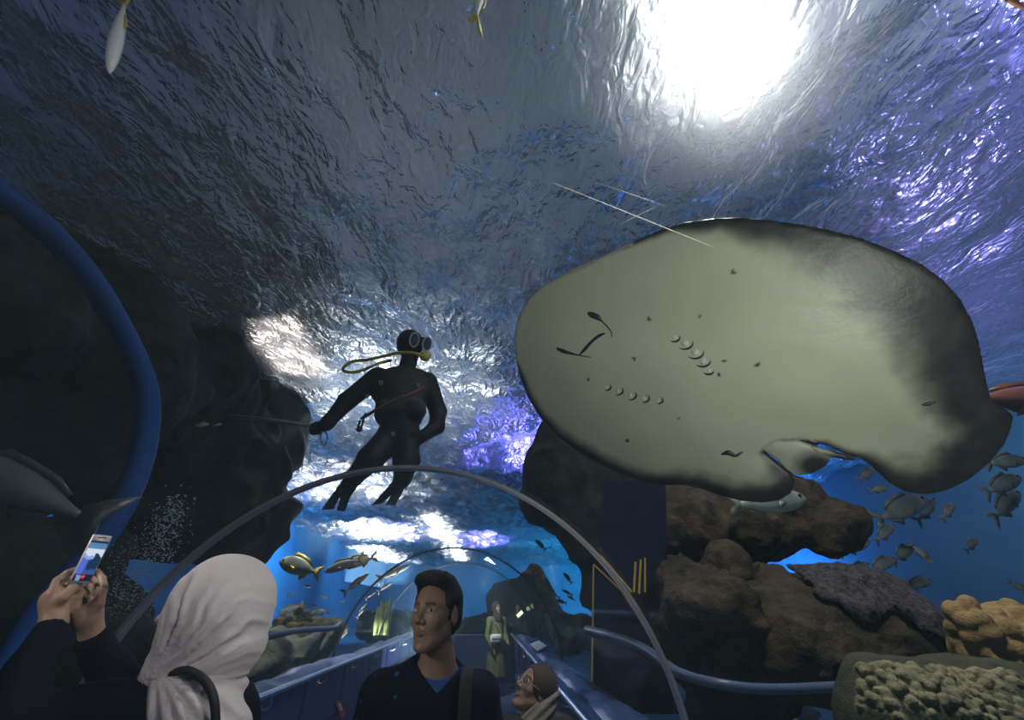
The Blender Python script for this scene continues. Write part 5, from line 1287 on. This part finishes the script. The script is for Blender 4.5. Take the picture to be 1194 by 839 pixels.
def dark_visitor():
    c = at(605, 708, 11.75); f = (-.72, -.68, .05)
    t = thing('person', 'person in black at the far tunnel end looking at a bright phone', 'person', (c[0], c[1], 0))
    arm = lambda sh, lat, fw: ([sh[0] - lat * .08 + fw * .05 + np.array([0, 0, -.26]), sh[1] + lat * .08 + fw * .05 + np.array([0, 0, -.26])], [sh[0] + lat * .06 + fw * .30 + np.array([0, 0, -.14]), sh[1] - lat * .06 + fw * .30 + np.array([0, 0, -.14])])
    h = c[2] + .13; Rh, g, nk, lat, sh, el, wr, lo, hi = far_body(t, c, f, h, None, arm=arm, sk=(.12, .08, .06))
    fw = nrm([f[0], f[1], 0])
    def fj(p):
        d = sd_cap(p, sh[0], sh[1], .075); d = smin(d, sd_cap(p, g + np.array([0, 0, h * .76]), g + np.array([0, 0, h * .52]), .14, .16), .06)
        for k in (0, 1): d = smin(d, chain(p, [sh[k], el[k], wr[k]], [.068, .058, .044]), .03)
        return d
    v, q = nets(fj, lo, hi, .014); mk('jacket', v, q, M['robe'], t)
    def fp(p):
        d = None
        for s_ in (-1, 1):
            e = sd_cap(p, g + lat * .08 * s_ + np.array([0, 0, h * .52]), g + lat * .09 * s_ + np.array([0, 0, .08]), .11, .07); d = e if d is None else smin(d, e, .03)
        return np.maximum(d, .06 - p[..., 2])
    v, q = nets(fp, lo, hi, .016); mk('trousers', v, q, M['trousers'], t)
    def fh(p):
        q = (p - c.astype(np.float32)) @ Rh.astype(np.float32); d = sd_ell(q, (-.025, 0, .045), (.112, .090, .105)); return smax(d, -sd_ell(q, (.11, 0, -.03), (.09, .075, .10)), .01)
    v, q = nets(fh, c - .18, c + .2, .010); mk('hair', v, q, M['hair'], t)
    for s_ in (-1, 1): shoe(t, g + lat * .09 * s_, fw)
    pc = at(606, 715.5, 11.32); b = thing('phone', 'tiny phone glowing white in the hands of the person in black', 'phone', pc)
    Rb = np.stack([nrm(np.cross([0, 0, 1], [.25, -.97, 0.])), [0, 0, 1.], nrm([.25, -.97, 0])], 1); Rb = Rb @ np.array([[.8, -.6, 0], [.6, .8, 0], [0, 0, 1]])
    v, q = rbox(pc, (.17, .085, .012), .004, Rb); mk('case', v, q, M['strap'], b)
    mk('screen', [pc + Rb @ np.array([a * .078, k * .036, .0075]) for a, k in ((-1, -1), (1, -1), (1, 1), (-1, 1))], [(0, 1, 2, 3)], emitter('bright phone screen', (.85, .95, .65), 1.6), b, False)
dark_visitor()
# ------------------------------------------------------------------ small things: signs, bubbles, weed, scratches
M['placard'] = mat('pale placard', (.55, .60, .70), .5); M['ink'] = mat('grey print', (.12, .14, .18), .7); M['stickred'] = mat('red sticker', (.42, .03, .05), .5); M['stickwhite'] = mat('white sticker', (.6, .58, .6), .5)
def cylhit(px, py, R=AR):
    d = ray(px, py); ox, oz = EYE[0] - AX, EYE[2] - AZ; a = d[0] ** 2 + d[2] ** 2; b = ox * d[0] + oz * d[2]; c = ox * ox + oz * oz - R * R
    return EYE + d * ((-b + math.sqrt(b * b - a * c)) / a)
def quad_board(name, label, cat, q, th, m):
    q = [np.asarray(p, float) for p in q]; n = nrm(np.cross(q[1] - q[0], q[3] - q[0])); n = n if n[2] > 0 else -n
    t = thing(name, label, cat, sum(q) / 4); V = q + [p - n * th for p in q]
    mk('panel', V, [(0, 1, 2, 3), (7, 6, 5, 4)] + [(i, 4 + i, 4 + (i + 1) % 4, (i + 1) % 4) for i in range(4)], m, t, False)
    return t, q, n
z_ = 1.06
c0 = atz(624, 752, z_); yy = c0[1]
q = [np.array([.66, yy - .55, z_ - .02]), np.array([.80, yy - .55, z_ + .03]), np.array([.80, yy + .55, z_ + .03]), np.array([.66, yy + .55, z_ - .02])]
t, q, n = quad_board('information_sign', 'pale information board lying on the blue ledge by the right handrail', 'sign', q, .012, M['placard'])
q2 = lambda u, w: q[0] + (q[1] - q[0]) * u + (q[3] - q[0]) * w + n * .002
for k in range(5):
    a, b = q2(.15 + .16 * k, .12), q2(.15 + .16 * k, .45 + .1 * (k % 2)); e = (q[1] - q[0]) * .03
    mk('print_line', [a, b, b + e, a + e], [(0, 1, 2, 3)], M['ink'], t, False)
# red and white sticker on the left wall
wx = RX0 + .012
P = [atx(px, py, wx) for px, py in ((391, 819), (397, 816), (404, 833), (398, 836))]
t = thing('sticker', 'red and white sticker on the blue left wall below the handrail', 'sticker', sum(P) / 4)
V = P + [p + np.array([-.004, 0, 0]) for p in P]; F = [(0, 1, 2, 3), (7, 6, 5, 4)] + [(i, 4 + i, 4 + (i + 1) % 4, (i + 1) % 4) for i in range(4)]
mk('backing', V, F, M['stickred'], t, False)
u = lambda a, b: P[0] + (P[1] - P[0]) * a + (P[3] - P[0]) * b + np.array([.002, 0, 0])
mk('white_stripe', [u(.3, .12), u(.75, .12), u(.75, .62), u(.3, .62)], [(0, 1, 2, 3)], M['stickwhite'], t, False)
# two small indicator lamps on the right wall under the rail
for px, py, cc, lab in ((611.5, 765, (1, .45, .5), 'tiny pink lamp on the right walkway wall, the farther of two'), (621, 776, (.9, .95, 1), 'tiny white lamp on the right walkway wall, the nearer of two')):
    p = atx(px, py, RX1 - .012); t = thing('wall_lamp', lab, 'lamp', p)
    v, f = rbox(p + np.array([.006, 0, 0]), (.02, .10, .045), .006); mk('housing', v, f, M['dark'], t)
    v, f = sphere(p + np.array([-.004, 0, 0]), (.008, .035, .014), 10, 6); mk('bulb', v, f, emitter(lab[:9], cc, 1.0), t)
# scratches in the acrylic
M['scratch'] = mat('scratch in acrylic', (.85, .85, .80), .5)
def scratch(a, b, r, label, n=24):
    P = [cylhit(a[0] + (b[0] - a[0]) * k, a[1] + (b[1] - a[1]) * k, AR - .002) for k in np.linspace(0, 1, n)]
    rr = r * np.sin(np.linspace(0.05, PI - .05, n)) ** .6; v, f = tube(P, rr, 6); setp(mk('scratch', v, f, M['scratch']), label, 'scratch', 'scratches in the acrylic')
scratch((640, 211), (832, 288), .00065, 'long fine pale scratch in the acrylic over the upper edge of the stingray')
scratch((721, 262), (767, 240), .0007, 'short pale scratch crossing the long one above the stingray')
scratch((700, 214), (776, 240), .0004, 'faint short scratch running just above the long one')
# bubbles
M['bubble'] = mat('silvery bubble', (.42, .50, .56), .25, spec=.8)
def bubbles():
    r2 = random.Random(5); parts = []
    for i in range(1500):
        k = r2.random() ** .8; cx = 208 - 62 * k; cy = 584 + 125 * k; w = 17 + 34 * k
        px = cx + r2.gauss(0, w * .45); py = cy + r2.gauss(0, 11); Y = 3.55 + r2.gauss(0, .08)
        p = at(px, py, Y)
        if math.hypot(p[0] - AX, max(p[2] - AZ, 0)) < AR + .06: continue
        rr = (r2.uniform(.002, .0055) if k > .25 else r2.uniform(.003, .0075)); parts.append(sphere(p, (rr * r2.uniform(.8, 1.6), rr, rr * r2.uniform(.6, 1.0)), 5, 3))
    v, f = join(*parts); o = mk('bubble_plume', v, f, M['bubble']); setp(o, 'plume of fine silvery bubbles rising by the dark rock above the phone', 'bubbles', None, 'stuff')
bubbles()
# yellow weed outside the left glass
M['weed'] = mat('yellow green weed', (.22, .22, .03), .7, c2=(.14, .16, .03), scale=12)
t = thing('seaweed', 'yellow green weed swaying just outside the left glass near the dark arch', 'seaweed', at(444, 738, 10.4))
r3 = random.Random(2)
for k in range(9):
    x0 = 436 + k * 2.0; top = 688 + r3.uniform(0, 22); P = smoothpath([at(x0, 740, 10.4), at(x0 + 3, 724, 10.3 + .05 * (k % 3)), at(x0 + 4 + r3.uniform(-2, 3), 708, 10.4), at(x0 + 8 + r3.uniform(-2, 3), top, 10.4)], 6)
    v, f = tube(P, np.interp(np.linspace(0, 1, len(P)), [0, .3, .8, 1], [.02, .05, .045, .008]), 8, flat=.25); mk('frond', v, f, M['weed'], t)
# pipe outside the left glass
P = smoothpath([at(215, 754, 3.7), at(298, 745, 4.5), at(347, 735, 5.1), at(388, 732, 5.7), at(397, 727, 5.9)], 8)
v, f = tube(P, .026, 10); setp(mk('pipe', v, f, M['pipe']), 'thin blue grey pipe running low outside the left glass', 'pipe')
# ------------------------------------------------------------------ camera and picture settings
cd = bpy.data.cameras.new('camera'); cam = bpy.data.objects.new('camera', cd); C.objects.link(cam)
cam.location = Vector(EYE)
cam.rotation_euler = Euler((PI / 2 + PITCH, 0, -YAW), 'XYZ')
cd.sensor_fit = 'HORIZONTAL'; cd.sensor_width = 36.0; cd.lens = 36.0 * FPX / 1194.0
cd.clip_start = .02; cd.clip_end = 200
S = bpy.context.scene
S.camera = cam
S.view_settings.view_transform = 'Standard'; S.view_settings.look = 'None'
S.view_settings.exposure = 0; S.view_settings.gamma = 1; S.view_settings.use_curve_mapping = False
S.cycles.use_denoising = True
S.cycles.max_bounces = 8; S.cycles.adaptive_threshold = .02; S.cycles.transparent_max_bounces = 16; S.cycles.transmission_bounces = 6; S.cycles.glossy_bounces = 4
S.cycles.volume_bounces = 0
S.cycles.sample_clamp_indirect = 6.0
S.cycles.caustics_refractive = True; S.cycles.caustics_reflective = False
